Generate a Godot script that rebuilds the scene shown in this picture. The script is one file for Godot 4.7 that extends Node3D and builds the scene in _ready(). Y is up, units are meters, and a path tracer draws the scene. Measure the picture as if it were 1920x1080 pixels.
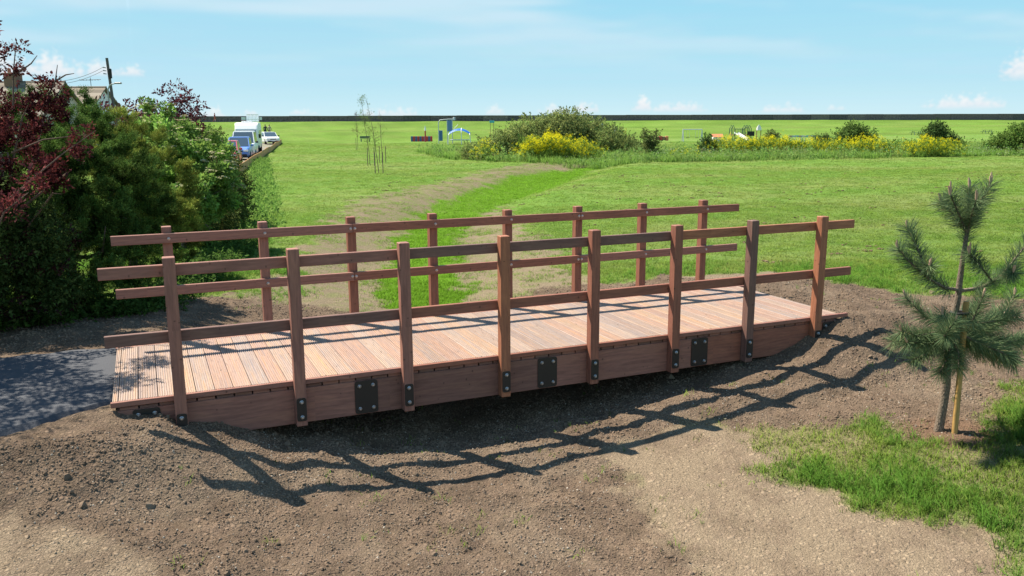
extends Node3D
# A timber footbridge over a shallow swale, seen from a little above; hedge and houses to the left, sea wall behind.

var rng := RandomNumberGenerator.new()
var nz := FastNoiseLite.new()
var nz2 := FastNoiseLite.new()
var M := {}
var used := {}
const CAM := Vector3(2.283, 2.335, 7.475)
const FWD := Vector3(0.4018, 0.0, -0.9157)
const EXPO := 2.2   # the photograph is exposed for the ground, the sky in it is pale
const RGT := Vector3(0.9157, 0.0, 0.4018)

func _ready():
	rng.seed = 7
	# ---- camera
	var cam := Camera3D.new()
	cam.name = "camera"
	cam.fov = 38.009
	cam.near = 0.1
	cam.far = 3000.0
	cam.position = Vector3(2.2832, 2.3353, 7.4746)
	cam.rotation = Vector3(-0.19677, -0.41351, -0.00313)
	add_child(cam)
	cam.current = true
	# ---- sky, exposure
	var env := Environment.new()
	env.background_mode = Environment.BG_SKY
	env.tonemap_mode = Environment.TONE_MAPPER_LINEAR
	env.tonemap_exposure = EXPO
	env.background_energy_multiplier = 1.0
	env.sdfgi_enabled = true
	env.ssao_enabled = true
	env.ssil_enabled = true
	var sky := Sky.new()
	var pano := PanoramaSkyMaterial.new()
	pano.panorama = make_sky()
	sky.sky_material = pano
	env.sky = sky
	var we := WorldEnvironment.new()
	we.name = "world_environment"
	we.environment = env
	add_child(we)
	# ---- sun: from behind the hedge on the left, about 54 degrees high
	var sun := DirectionalLight3D.new()
	sun.name = "sun"
	sun.light_energy = 1.6
	sun.light_angular_distance = 0.5
	sun.light_color = Color(1.0, 0.955, 0.88)
	sun.shadow_enabled = true
	add_child(sun)
	sun.look_at_from_position(Vector3.ZERO, Vector3(0.424, -1.0, 0.575), Vector3.UP)

	nz.seed = 11
	nz.noise_type = FastNoiseLite.TYPE_SIMPLEX_SMOOTH
	nz.fractal_type = FastNoiseLite.FRACTAL_NONE
	nz.frequency = 1.0
	nz2.seed = 5
	nz2.noise_type = FastNoiseLite.TYPE_SIMPLEX_SMOOTH
	nz2.fractal_type = FastNoiseLite.FRACTAL_FBM
	nz2.fractal_octaves = 4
	nz2.frequency = 1.0
	make_materials()
	make_masks()
	build_ground()
	build_path()
	build_sea_wall()
	build_houses()
	build_bridge()
	build_hedge()
	build_pine()
	build_saplings()
	build_far_bushes()
	build_fence()
	build_cars()
	build_playground()
	build_people()
	build_clods()
	build_grass()
	build_casts()
	build_weeds()

# ------------------------------------------------------------------ mesh building
class MB:
	var v := PackedVector3Array()
	var n := PackedVector3Array()
	var uv := PackedVector2Array()
	var c := PackedColorArray()
	var ix := PackedInt32Array()
	var col := Color.WHITE
	var us := 1.0
	var off := Vector2.ZERO

	# a flat polygon; turned so that it faces away from «from»
	func poly(p: Array, from: Vector3, uvs: Array = []) -> void:
		var a: Vector3 = p[0]
		var nn: Vector3 = (p[1] - a).cross(p[2] - a)
		if nn.length_squared() < 1e-16 and p.size() > 3:
			nn = (p[2] - a).cross(p[3] - a)
		nn = nn.normalized()
		var mid := Vector3.ZERO
		for q: Vector3 in p:
			mid += q
		mid /= p.size()
		var flip: bool = nn.dot(mid - from) < 0.0
		if flip:
			nn = -nn
		var b := v.size()
		for i in p.size():
			v.push_back(p[i])
			n.push_back(nn)
			uv.push_back(uvs[i] if uvs.size() else Vector2(p[i].x + p[i].z, p[i].y) * us + off)
			c.push_back(col)
		for i in range(1, p.size() - 1):
			if flip:
				ix.append_array([b, b + i, b + i + 1])
			else:
				ix.append_array([b, b + i + 1, b + i])

	# a chamfered box; the grain runs along its longest side
	func box(ctr: Vector3, size: Vector3, ch := 0.0, bs := Basis.IDENTITY, taper := Vector2.ONE) -> void:
		var h := size * 0.5
		var lng := 0
		if size.y >= size.x and size.y >= size.z:
			lng = 1
		elif size.z >= size.x:
			lng = 2
		var tf := func(p: Vector3) -> Vector3:
			var k: float = (p.y / maxf(h.y, 1e-6) + 1.0) * 0.5
			return ctr + bs * Vector3(p.x * lerpf(1.0, taper.x, k), p.y, p.z * lerpf(1.0, taper.y, k))
		var put := func(pts: Array) -> void:
			var w := []
			var uvs := []
			for p: Vector3 in pts:
				w.append(tf.call(p))
				var a: float = p[lng]
				var o: float = p[(lng + 1) % 3] + p[(lng + 2) % 3]
				uvs.append(Vector2(o, a) * us + off)
			poly(w, ctr, uvs)
		for ax in 3:
			var u := (ax + 1) % 3
			var w := (ax + 2) % 3
			for s in [-1.0, 1.0]:
				var pts := []
				for k in [[-1, -1], [1, -1], [1, 1], [-1, 1]]:
					var p := Vector3.ZERO
					p[ax] = s * h[ax]
					p[u] = k[0] * (h[u] - ch)
					p[w] = k[1] * (h[w] - ch)
					pts.append(p)
				put.call(pts)
		if ch <= 0.0:
			return
		for ax in 3:
			var u := (ax + 1) % 3
			var w := (ax + 2) % 3
			for su in [-1.0, 1.0]:
				for sw in [-1.0, 1.0]:
					var pts := []
					for k in [[-1, 0], [1, 0], [1, 1], [-1, 1]]:
						var p := Vector3.ZERO
						p[ax] = k[0] * (h[ax] - ch)
						p[u] = su * (h[u] - (ch if k[1] == 1 else 0.0))
						p[w] = sw * (h[w] - (ch if k[1] == 0 else 0.0))
						pts.append(p)
					put.call(pts)
		for sx in [-1.0, 1.0]:
			for sy in [-1.0, 1.0]:
				for sz in [-1.0, 1.0]:
					put.call([Vector3(sx * h.x, sy * (h.y - ch), sz * (h.z - ch)), Vector3(sx * (h.x - ch), sy * h.y, sz * (h.z - ch)), Vector3(sx * (h.x - ch), sy * (h.y - ch), sz * h.z)])

	# a smooth tube along points with a radius at each, closed at both ends
	func tube(p: Array, r: Array, sides := 8, flat := 1.0) -> void:
		var b := v.size()
		var m := p.size()
		var up := Vector3(0.31, 0.2, 0.93)
		var run := 0.0
		for i in m:
			var d: Vector3 = (p[mini(i + 1, m - 1)] - p[maxi(i - 1, 0)]).normalized()
			if absf(d.dot(up)) > 0.95:
				up = Vector3(0.9, 0.1, -0.3)
			var x := d.cross(up).normalized()
			var y := x.cross(d).normalized()
			up = y
			if i > 0:
				run += (p[i] - p[i - 1]).length()
			for k in sides + 1:
				var t := TAU * k / sides
				var o := x * cos(t) + y * sin(t) * flat
				v.push_back(p[i] + o * float(r[i]))
				n.push_back(o.normalized())
				uv.push_back(Vector2(t / TAU * TAU * float(r[0]), run) * us + off)
				c.push_back(col)
		for i in m - 1:
			for k in sides:
				var q := b + i * (sides + 1) + k
				ix.append_array([q, q + 1, q + sides + 1, q + 1, q + sides + 2, q + sides + 1])
		for e in 2:
			var i: int = 0 if e == 0 else m - 1
			var pts := []
			for k in sides:
				pts.append(v[b + i * (sides + 1) + k])
			if float(r[i]) > 0.0005 and m > 1:
				poly(pts, p[1] if e == 0 else p[m - 2])

	# a solid of revolution about an axis from «at» along «dir»; prof: [distance along, radius]
	func lathe(at: Vector3, dir: Vector3, prof: Array, sides := 10) -> void:
		var pts := []
		var rad := []
		for q in prof:
			pts.append(at + dir * float(q[0]))
			rad.append(maxf(float(q[1]), 0.0001))
		tube(pts, rad, sides)

	# a leaf: a bent diamond of two or four triangles
	func leaf(at: Vector3, dir: Vector3, side: Vector3, l: float, w: float, bend := 0.15) -> void:
		var nn := dir.cross(side).normalized()
		var b := v.size()
		var mid := at + dir * l * 0.5
		for q in [at, mid + side * w * 0.5 + nn * l * bend * 0.4, at + dir * l - nn * l * bend, mid - side * w * 0.5 + nn * l * bend * 0.4]:
			v.push_back(q)
			n.push_back(nn)
			uv.push_back(Vector2.ZERO)
			c.push_back(col)
		ix.append_array([b, b + 1, b + 2, b, b + 2, b + 3])

	# a blade of grass: two quads and a tip
	func blade(at: Vector3, lean: Vector3, h: float, w: float, side: Vector3) -> void:
		var b := v.size()
		var p1 := at + Vector3(0, h * 0.55, 0) + lean * 0.3
		var p2 := at + Vector3(0, h * 0.93, 0) + lean
		var nn := (Vector3.UP + side.cross(Vector3.UP) * 0.45).normalized()
		for q in [at - side * w * 0.5, at + side * w * 0.5, p1 + side * w * 0.42, p1 - side * w * 0.42, p2]:
			v.push_back(q)
			n.push_back(nn)
			uv.push_back(Vector2.ZERO)
			c.push_back(col)
		ix.append_array([b, b + 1, b + 2, b, b + 2, b + 3, b + 3, b + 2, b + 4])

	func mesh() -> ArrayMesh:
		var a := []
		a.resize(Mesh.ARRAY_MAX)
		a[Mesh.ARRAY_VERTEX] = v
		a[Mesh.ARRAY_NORMAL] = n
		a[Mesh.ARRAY_TEX_UV] = uv
		a[Mesh.ARRAY_COLOR] = c
		a[Mesh.ARRAY_INDEX] = ix
		var m := ArrayMesh.new()
		m.add_surface_from_arrays(Mesh.PRIMITIVE_TRIANGLES, a)
		return m

# ------------------------------------------------------------------ naming
func numbered(called: String) -> String:
	if not used.has(called):
		used[called] = 0
		return called
	used[called] += 1
	return "%s_%03d" % [called, used[called]]

func tag(o: Node, label: String, category: String, group := "", kind := "") -> Node:
	if label: o.set_meta("label", label)
	if category: o.set_meta("category", category)
	if group: o.set_meta("group", group)
	if kind: o.set_meta("kind", kind)
	return o

func thing(called: String, at: Vector3, label: String, category: String, group := "") -> Node3D:
	var o := Node3D.new()
	o.name = numbered(called)
	o.position = at
	add_child(o)
	tag(o, label, category, group)
	return o

# a mesh whose vertices are in world coordinates, put under «parent» (a thing or a part at rest)
func part(parent: Node3D, called: String, mb: MB, mat: Material) -> MeshInstance3D:
	var o := MeshInstance3D.new()
	o.name = called if parent != self else numbered(called)
	o.mesh = mb.mesh()
	o.material_override = mat
	var base := Vector3.ZERO
	var q: Node = parent
	while q != self and q is Node3D:
		base += q.position
		q = q.get_parent()
	o.position = -base
	parent.add_child(o, true)
	return o

# a mesh in its own axes at a place below «parent»
func place(parent: Node3D, called: String, m: Mesh, mat: Material, at: Vector3, bs := Basis.IDENTITY) -> MeshInstance3D:
	var o := MeshInstance3D.new()
	o.name = called if parent != self else numbered(called)
	o.mesh = m
	o.material_override = mat
	o.transform = Transform3D(bs, at)
	parent.add_child(o, true)
	return o

# many copies joined into one mesh: the foliage of one plant
func joined(parent: Node3D, called: String, ms: Array, mat: Material, where: Array, tints: Array) -> MeshInstance3D:
	var total := 0
	var itotal := 0
	var src := []
	for k in ms.size():
		var a: Array = ms[k].surface_get_arrays(0)
		src.append(a)
		total += a[Mesh.ARRAY_VERTEX].size() * where[k].size()
		itotal += a[Mesh.ARRAY_INDEX].size() * where[k].size()
	var v := PackedVector3Array()
	var n := PackedVector3Array()
	var c := PackedColorArray()
	var ix := PackedInt32Array()
	v.resize(total)
	n.resize(total)
	c.resize(total)
	ix.resize(itotal)
	var p := 0
	var q := 0
	for k in ms.size():
		var sv: PackedVector3Array = src[k][Mesh.ARRAY_VERTEX]
		var sn: PackedVector3Array = src[k][Mesh.ARRAY_NORMAL]
		var sc: PackedColorArray = src[k][Mesh.ARRAY_COLOR]
		var si: PackedInt32Array = src[k][Mesh.ARRAY_INDEX]
		var ns := sv.size()
		for w in where[k].size():
			var t: Transform3D = where[k][w]
			var b: Basis = t.basis.orthonormalized()
			var tc: Color = tints[k][w]
			for i in ns:
				v[p + i] = t * sv[i]
				n[p + i] = b * sn[i]
				c[p + i] = sc[i] * tc
			for i in si:
				ix[q] = p + i
				q += 1
			p += ns
	var arr := []
	arr.resize(Mesh.ARRAY_MAX)
	arr[Mesh.ARRAY_VERTEX] = v
	arr[Mesh.ARRAY_NORMAL] = n
	arr[Mesh.ARRAY_COLOR] = c
	arr[Mesh.ARRAY_INDEX] = ix
	var m := ArrayMesh.new()
	m.add_surface_from_arrays(Mesh.PRIMITIVE_TRIANGLES, arr)
	return place(parent, called, m, mat, Vector3.ZERO)

func copies(parent: Node3D, called: String, m: Mesh, mat: Material, where: Array, tints: Array) -> MultiMeshInstance3D:
	var mm := MultiMesh.new()
	mm.transform_format = MultiMesh.TRANSFORM_3D
	mm.use_colors = true
	mm.mesh = m
	mm.instance_count = where.size()
	for i in where.size():
		mm.set_instance_transform(i, where[i])
		mm.set_instance_color(i, tints[i])
	var o := MultiMeshInstance3D.new()
	o.name = called if parent != self else numbered(called)
	o.multimesh = mm
	o.material_override = mat
	parent.add_child(o, true)
	return o

func rnd(a: float, b: float) -> float:
	return rng.randf_range(a, b)

func rdir() -> Vector3:
	var y := rnd(-1, 1)
	var t := rnd(0, TAU)
	var s := sqrt(1.0 - y * y)
	return Vector3(s * cos(t), y, s * sin(t))

func lin(r: float, g: float, b: float) -> Color:
	return Color(r, g, b).linear_to_srgb()

func in_view(p: Vector3, margin := 0.06) -> bool:
	var d := p - CAM
	var f := d.dot(FWD)
	if f < 0.5:
		return false
	return absf(d.dot(RGT)) / f < 0.6125 + margin

func depth(p: Vector3) -> float:
	return (p - CAM).dot(FWD)

# ------------------------------------------------------------------ materials
func std(col: Color, rough := 0.8, metal := 0.0) -> StandardMaterial3D:
	var m := StandardMaterial3D.new()
	m.albedo_color = col
	m.roughness = rough
	m.metallic = metal
	return m

func tinted(rough := 0.9, back := 0.0, spec := 0.3) -> StandardMaterial3D:
	var m := StandardMaterial3D.new()
	m.vertex_color_use_as_albedo = true
	m.roughness = rough
	m.metallic_specular = spec
	if back > 0.0:
		m.backlight_enabled = true
		m.backlight = Color(back, back, back).linear_to_srgb()
	return m

func noise_tex(sz: int, freq: float, type: int, oct: int, lo: Color, hi: Color, sd: int, mid = null) -> NoiseTexture2D:
	var n := FastNoiseLite.new()
	n.seed = sd
	n.noise_type = type
	n.frequency = freq
	n.fractal_octaves = oct
	var t := NoiseTexture2D.new()
	t.width = sz
	t.height = sz
	t.seamless = true
	t.seamless_blend_skirt = 0.15
	t.noise = n
	var g := Gradient.new()
	g.set_color(0, lo)
	g.set_color(1, hi)
	if mid != null:
		g.add_point(0.5, mid)
	t.color_ramp = g
	return t

# loose earth: thousands of small lumps pressed into each other, repeating without a seam; [tone, relief]
func crumb_tex() -> Array:
	var S := 1024
	var h := PackedFloat32Array()
	var t := PackedFloat32Array()
	h.resize(S * S)
	t.resize(S * S)
	t.fill(0.82)
	var r2 := RandomNumberGenerator.new()
	r2.seed = 91
	for k in 15000:
		var r := r2.randf_range(2.5, 7.5)
		if k % 40 == 0: r = r2.randf_range(8.0, 18.0)
		var cx := r2.randi_range(0, S - 1)
		var cy := r2.randi_range(0, S - 1)
		var tone := r2.randf_range(0.72, 1.0)
		var q := r2.randf_range(0.65, 1.0)
		var sq := r2.randf_range(0.0, PI)
		var ca := cos(sq)
		var sa := sin(sq)
		var ri := int(r) + 1
		var lift := r2.randf_range(0.0, 0.25)
		for y in range(-ri, ri + 1):
			for x in range(-ri, ri + 1):
				var u := (x * ca + y * sa) / r
				var w := (y * ca - x * sa) / (r * q)
				var d := u * u + w * w
				if d < 1.0:
					var i := posmod(cy + y, S) * S + posmod(cx + x, S)
					var v := (sqrt(1.0 - d) * 0.55 + lift) * r / 18.0
					if v > h[i]:
						h[i] = v
						t[i] = tone
	var a := Image.create(S, S, false, Image.FORMAT_RGB8)
	var b := Image.create(S, S, false, Image.FORMAT_RGB8)
	for y in S:
		for x in S:
			var i := y * S + x
			a.set_pixel(x, y, Color(t[i], t[i], t[i]))
			b.set_pixel(x, y, Color(h[i], h[i], h[i]))
	return [ImageTexture.create_from_image(a), ImageTexture.create_from_image(b)]

# wood: long streaks of a few tones, along v
func wood_tex(w: int, h: int, tones: Array, sd: int, across: float, fine: float) -> ImageTexture:
	var im := Image.create(w, h, false, Image.FORMAT_RGB8)
	var n := FastNoiseLite.new()
	n.seed = sd
	n.noise_type = FastNoiseLite.TYPE_SIMPLEX
	n.frequency = 1.0
	n.fractal_type = FastNoiseLite.FRACTAL_NONE
	for y in h:
		var fy := float(y) / h
		for x in w:
			var fx := float(x) / w
			var wob := n.get_noise_2d(fx * 2.0, fy * 1.3 + 40.0) * 0.05
			var a := n.get_noise_2d((fx + wob * 0.3) * across, fy * 0.8) * 0.5 + 0.5
			var b := n.get_noise_2d((fx + wob * 0.2) * across * 3.1, fy * 1.8 + 90.0)
			var f := n.get_noise_2d(fx * fine, fy * 9.0 + 7.0)
			var k := clampf(a + b * 0.22, 0.0, 0.999) * (tones.size() - 1)
			var i := int(k)
			var c: Color = tones[i].lerp(tones[i + 1], k - i)
			var s := 1.0 + b * 0.045 + f * 0.04
			im.set_pixel(x, y, Color(c.r * s, c.g * s, c.b * s))
	# a few knots
	var r2 := RandomNumberGenerator.new()
	r2.seed = sd
	for k in w * h / 9000:
		var cx := r2.randi_range(6, w - 7)
		var cy := r2.randi_range(12, h - 13)
		var rr := r2.randf_range(1.6, 4.0)
		for y in range(-10, 11):
			for x in range(-5, 6):
				var d := Vector2(x, y * 0.45).length() / rr
				if d < 1.0:
					im.set_pixel(cx + x, cy + y, im.get_pixel(cx + x, cy + y).darkened(0.45 * (1.0 - d)))
	return ImageTexture.create_from_image(im)

func make_materials() -> void:
	var V := FastNoiseLite.TYPE_SIMPLEX_SMOOTH
	var CE := FastNoiseLite.TYPE_CELLULAR
	# ground: vertex colours say which soil or turf, the texture gives the crumb
	var g := tinted(0.95, 0.0, 0.15)
	var crumb := crumb_tex()
	g.albedo_texture = crumb[0]
	g.uv1_scale = Vector3(0.91, 0.91, 0.91)
	g.heightmap_enabled = true
	g.heightmap_scale = 1.7
	g.heightmap_texture = crumb[1]
	M.ground = g
	var deck_tones := [Color(0.64, 0.59, 0.58), Color(0.69, 0.61, 0.57), Color(0.65, 0.58, 0.55), Color(0.71, 0.63, 0.57), Color(0.67, 0.58, 0.53), Color(0.66, 0.63, 0.62), Color(0.72, 0.60, 0.51)]
	M.deck_tex = wood_tex(256, 768, deck_tones, 21, 16.0, 90.0)
	M.deck = []
	for k in [[1.02, 1.0, 0.99], [1.05, 0.99, 0.96], [0.98, 0.98, 1.0], [1.07, 1.02, 0.96], [1.02, 0.96, 0.94], [0.97, 0.95, 0.95], [1.05, 1.04, 1.03]]:
		var m := std(Color(0.88 * k[0], 0.882 * k[1], 0.872 * k[2]), 0.62)
		m.albedo_texture = M.deck_tex
		m.metallic_specular = 0.35
		M.deck.append(m)
	var dark_tones := [Color(0.49, 0.35, 0.305), Color(0.525, 0.38, 0.33), Color(0.50, 0.355, 0.31), Color(0.545, 0.395, 0.335), Color(0.515, 0.37, 0.315)]
	M.dark_tex = wood_tex(256, 768, dark_tones, 31, 9.0, 70.0)
	M.wood = []
	for k in [[1.06, 1.03, 1.04], [0.86, 0.9, 0.94], [1.13, 1.03, 0.9], [1.02, 0.93, 0.89], [0.9, 0.9, 0.92]]:
		var m := std(Color(k[0], k[1], k[2]), 0.6)
		m.albedo_texture = M.dark_tex
		m.metallic_specular = 0.4
		M.wood.append(m)
	M.steel_black = std(Color(0.11, 0.11, 0.115), 0.45)
	M.bolt = std(Color(0.82, 0.83, 0.84), 0.32, 0.85)
	M.bolt_dull = std(Color(0.86, 0.78, 0.74), 0.6, 0.0)
	var ap := std(Color(0.285, 0.30, 0.335), 0.85)
	ap.albedo_texture = noise_tex(512, 0.12, V, 4, Color(0.7, 0.7, 0.71), Color(1, 1, 1), 19, Color(0.8, 0.8, 0.8))
	ap.heightmap_enabled = true
	ap.heightmap_scale = 0.25
	ap.heightmap_texture = noise_tex(512, 0.11, CE, 2, Color.WHITE, Color.BLACK, 20)
	ap.uv1_scale = Vector3(1.6, 1.6, 1.6)
	M.asphalt = ap
	M.leaf = tinted(0.75, 0.85, 0.2)
	M.hedge = tinted(0.8, 0.55, 0.15)
	M.needle = tinted(0.8, 0.6, 0.15)
	M.grass = tinted(0.7, 1.0, 0.2)
	M.petal = tinted(0.8, 0.7, 0.15)
	M.bark = std(Color(0.60, 0.53, 0.46), 0.95)
	M.bark.albedo_texture = noise_tex(256, 0.06, V, 4, Color(0.5, 0.5, 0.5), Color(1, 1, 1), 44)
	M.bark.uv1_scale = Vector3(9, 6, 1)
	M.bark.heightmap_enabled = true
	M.bark.heightmap_scale = 0.6
	M.bark.heightmap_texture = noise_tex(256, 0.06, V, 4, Color.BLACK, Color.WHITE, 45)
	M.twig = std(Color(0.42, 0.35, 0.30), 0.9)
	M.stake = std(Color(0.76, 0.64, 0.43), 0.7)
	M.stake.albedo_texture = wood_tex(64, 256, [Color(0.78, 0.72, 0.62), Color(0.95, 0.9, 0.8), Color(0.85, 0.8, 0.7)], 3, 5.0, 30.0)
	M.clod = tinted(0.95, 0.0, 0.15)
	M.concrete = std(Color(0.52, 0.46, 0.46), 0.9)
	M.concrete_dark = std(Color(0.45, 0.41, 0.41), 0.9)
	M.concrete_pale = std(Color(0.58, 0.52, 0.5), 0.9)
	M.concrete.albedo_texture = noise_tex(256, 0.03, V, 5, Color(0.6, 0.6, 0.6), Color(1, 1, 1), 61)
	M.concrete.uv1_scale = Vector3(0.25, 0.25, 1)
	for m in [M.concrete_dark, M.concrete_pale]:
		m.albedo_texture = M.concrete.albedo_texture
		m.uv1_scale = Vector3(0.3, 0.2, 1)
	M.white = std(Color(0.88, 0.88, 0.88), 0.5)
	M.glass = std(Color(0.26, 0.32, 0.37), 0.12)
	M.glass.metallic_specular = 0.7
	M.tyre = std(Color(0.07, 0.07, 0.07), 0.9)
	M.rim = std(Color(0.6, 0.61, 0.62), 0.35, 0.7)
	M.lamp_lens = std(Color(0.82, 0.84, 0.86), 0.15)
	M.black = std(Color(0.08, 0.08, 0.085), 0.6)

# ------------------------------------------------------------------ sky: a gradient with a few bands of thin cloud and small cumulus low down
func make_sky() -> ImageTexture:
	var W := 4096
	var H := 2048
	var im := Image.create(W, H, false, Image.FORMAT_RGB8)
	# colours as the photograph shows them, taken back through the exposure
	var seen := func(r: float, g: float, b: float) -> Color:
		return (Color(r, g, b).srgb_to_linear() * (1.0 / EXPO)).linear_to_srgb()
	var hor: Color = seen.call(0.83, 0.945, 0.975)
	var low: Color = seen.call(0.735, 0.905, 0.965)
	var midc: Color = seen.call(0.63, 0.865, 0.96)
	var up1: Color = seen.call(0.46, 0.72, 0.90)
	var top: Color = seen.call(0.24, 0.46, 0.76)
	var grad := func(el: float) -> Color:
		if el < 2.5: return hor.lerp(low, maxf(el, 0.0) / 2.5)
		if el < 8.0: return low.lerp(midc, (el - 2.5) / 5.5)
		if el < 25.0: return midc.lerp(up1, (el - 8.0) / 17.0)
		return up1.lerp(top, pow(clampf((el - 25.0) / 65.0, 0, 1), 0.7))
	for y in H:
		var el := (0.5 - (y + 0.5) / H) * 180.0
		var c: Color = grad.call(el)
		if el < 0.0:
			c = seen.call(0.48, 0.52, 0.42)
		im.fill_rect(Rect2i(0, y, W, 1), c)
	# thin high cloud, everywhere above the horizon, drawn coarse and laid over
	var n := FastNoiseLite.new()
	n.seed = 77
	n.frequency = 1.0
	n.fractal_octaves = 4
	var cw := 1024
	var chh := 512
	var veil: Color = seen.call(0.86, 0.935, 0.975)
	var lit: Color = seen.call(0.985, 0.985, 0.985)
	var under: Color = seen.call(0.86, 0.90, 0.945)
	var thin := Image.create(cw, chh, false, Image.FORMAT_RGBA8)
	for y in range(0, 256):
		var el := (0.5 - (y + 0.5) / chh) * PI
		for x in cw:
			var az := (x + 0.5) / cw * TAU
			var d := Vector3(sin(az) * cos(el), sin(el), -cos(az) * cos(el))
			var s := 1.0 / (d.y + 0.12)
			var k := n.get_noise_3d(d.x * s * 0.42 + d.z * s * 0.12, 3.0, d.z * s * 1.3 - d.x * s * 0.4) * 0.5 + 0.5
			k = smoothstep(0.36, 0.72, k) * 0.7 * smoothstep(0.03, 0.125, d.y)
			var c := veil
			# the air is paler towards the sun, a little greyer away from it
			var toward := maxf(d.dot(Vector3(-0.345, 0.814, -0.468)), 0.0)
			var pale := 0.75 * pow(toward, 3.0) * smoothstep(0.5, 0.0, d.y)
			k = 1.0 - (1.0 - k) * (1.0 - pale)
			thin.set_pixel(x, y, Color(c.r, c.g, c.b, k))
	thin.resize(W, H, Image.INTERPOLATE_CUBIC)
	im.convert(Image.FORMAT_RGBA8)
	im.blend_rect(thin, Rect2i(0, 0, W, H), Vector2i.ZERO)
	# small clouds: azimuth from -Z towards +X, height of the base, width, height (degrees), strength
	var cl := [[-7.6, 2.7, 6.0, 2.8, 1.0], [-4.4, 2.8, 4.6, 1.6, 1.0], [-1.9, 2.9, 2.2, 1.0, 0.9], [-0.2, 2.85, 2.2, 0.8, 0.9], [4.5, 0.35, 2.6, 0.75, 0.8], [6.7, 0.4, 1.8, 0.65, 0.7], [10.1, 0.45, 2.3, 0.6, 0.7],
		[15.6, 0.4, 4.6, 1.0, 0.85], [22.6, 0.5, 1.7, 0.7, 0.7], [26.5, 0.55, 2.4, 0.9, 0.75], [28.6, 0.65, 2.3, 0.95, 1.0], [32.4, 0.75, 1.7, 1.0, 1.0], [34.8, 0.7, 4.4, 0.75, 0.85], [41.3, 0.55, 3.4, 0.75, 0.8],
		[44.5, 0.7, 1.4, 0.4, 0.6], [51.6, 0.75, 5.2, 1.0, 0.95], [54.2, 2.4, 2.4, 2.1, 1.0], [51.0, 7.4, 6.4, 1.4, 0.95], [57.5, 1.0, 6.0, 2.2, 0.9], [-12, 1.2, 6, 2.2, 0.9], [64, 4, 7, 2.5, 0.9], [-20, 3, 7, 2, 0.9]]
	for k in 40:
		var az := fmod(76.0 + k * 6.4, 360.0)
		cl.append([az, 1.0 + 3.0 * absf(sin(k * 2.3)), 4.0 + 4.0 * absf(sin(k * 1.7)), 1.2 + 1.4 * absf(cos(k * 1.1)), 0.9])
	var cn := FastNoiseLite.new()
	cn.seed = 401
	cn.frequency = 1.0
	cn.fractal_octaves = 5
	var ppd := W / 360.0
	for q in cl:
		var x0 := int((q[0] - q[2] * 0.5 + 360.0) * ppd)
		var x1 := int((q[0] + q[2] * 0.5 + 360.0) * ppd)
		var yb := int((90.0 - q[1]) * ppd)
		var yt := int((90.0 - q[1] - q[3]) * ppd)
		for y in range(yt - 2, yb + 3):
			for x in range(x0, x1 + 1):
				var fx := (float(x) - x0) / (x1 - x0) * 2.0 - 1.0
				var fy := (float(yb) - y) / (yb - yt)
				var sh := (1.0 - fx * fx) * (0.78 + 0.55 * cn.get_noise_2d(x / ppd * 0.9, 5.0 + q[0]))
				var b := cn.get_noise_2d(x / ppd * 2.1, y / ppd * 2.8)
				var f := cn.get_noise_2d(x / ppd * 5.0, y / ppd * 7.0 + 33.0)
				var dd := sh - fy + b * 0.5 + f * 0.12 - (0.25 if fy < 0.0 else 0.0)
				var al: float = smoothstep(0.0, 0.6, dd) * q[4] * smoothstep(-0.25, 0.15, fy) * smoothstep(1.0, 0.75, absf(fx))
				if al <= 0.01:
					continue
				var shade := clampf(0.45 + fy * 0.7 + b * 0.35, 0.0, 1.0)
				var cc := under.lerp(lit, shade)
				var xx := posmod(x, W)
				if y >= 0 and y < H / 2:
					im.set_pixel(xx, y, im.get_pixel(xx, y).lerp(cc, al * 0.9))
	im.convert(Image.FORMAT_RGB8)
	return ImageTexture.create_from_image(im)

# ------------------------------------------------------------------ ground
const MX0 := -5.0
const MZ0 := -47.0
const MRES := 0.08
const MW := 525
const MH := 700
var mask := {}

func fill_poly(im: Image, pts: Array, val: float) -> void:
	for y in MH:
		var z := MZ0 + (y + 0.5) * MRES
		var xs := []
		for i in pts.size():
			var a: Array = pts[i]
			var b: Array = pts[(i + 1) % pts.size()]
			if (a[1] <= z) != (b[1] <= z):
				xs.append(a[0] + (z - a[1]) / (b[1] - a[1]) * (b[0] - a[0]))
		xs.sort()
		for k in range(0, xs.size() - 1, 2):
			var x0 := int((xs[k] - MX0) / MRES)
			var x1 := int((xs[k + 1] - MX0) / MRES)
			im.fill_rect(Rect2i(x0, y, maxi(x1 - x0, 1), 1), Color(val, val, val))

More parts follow.
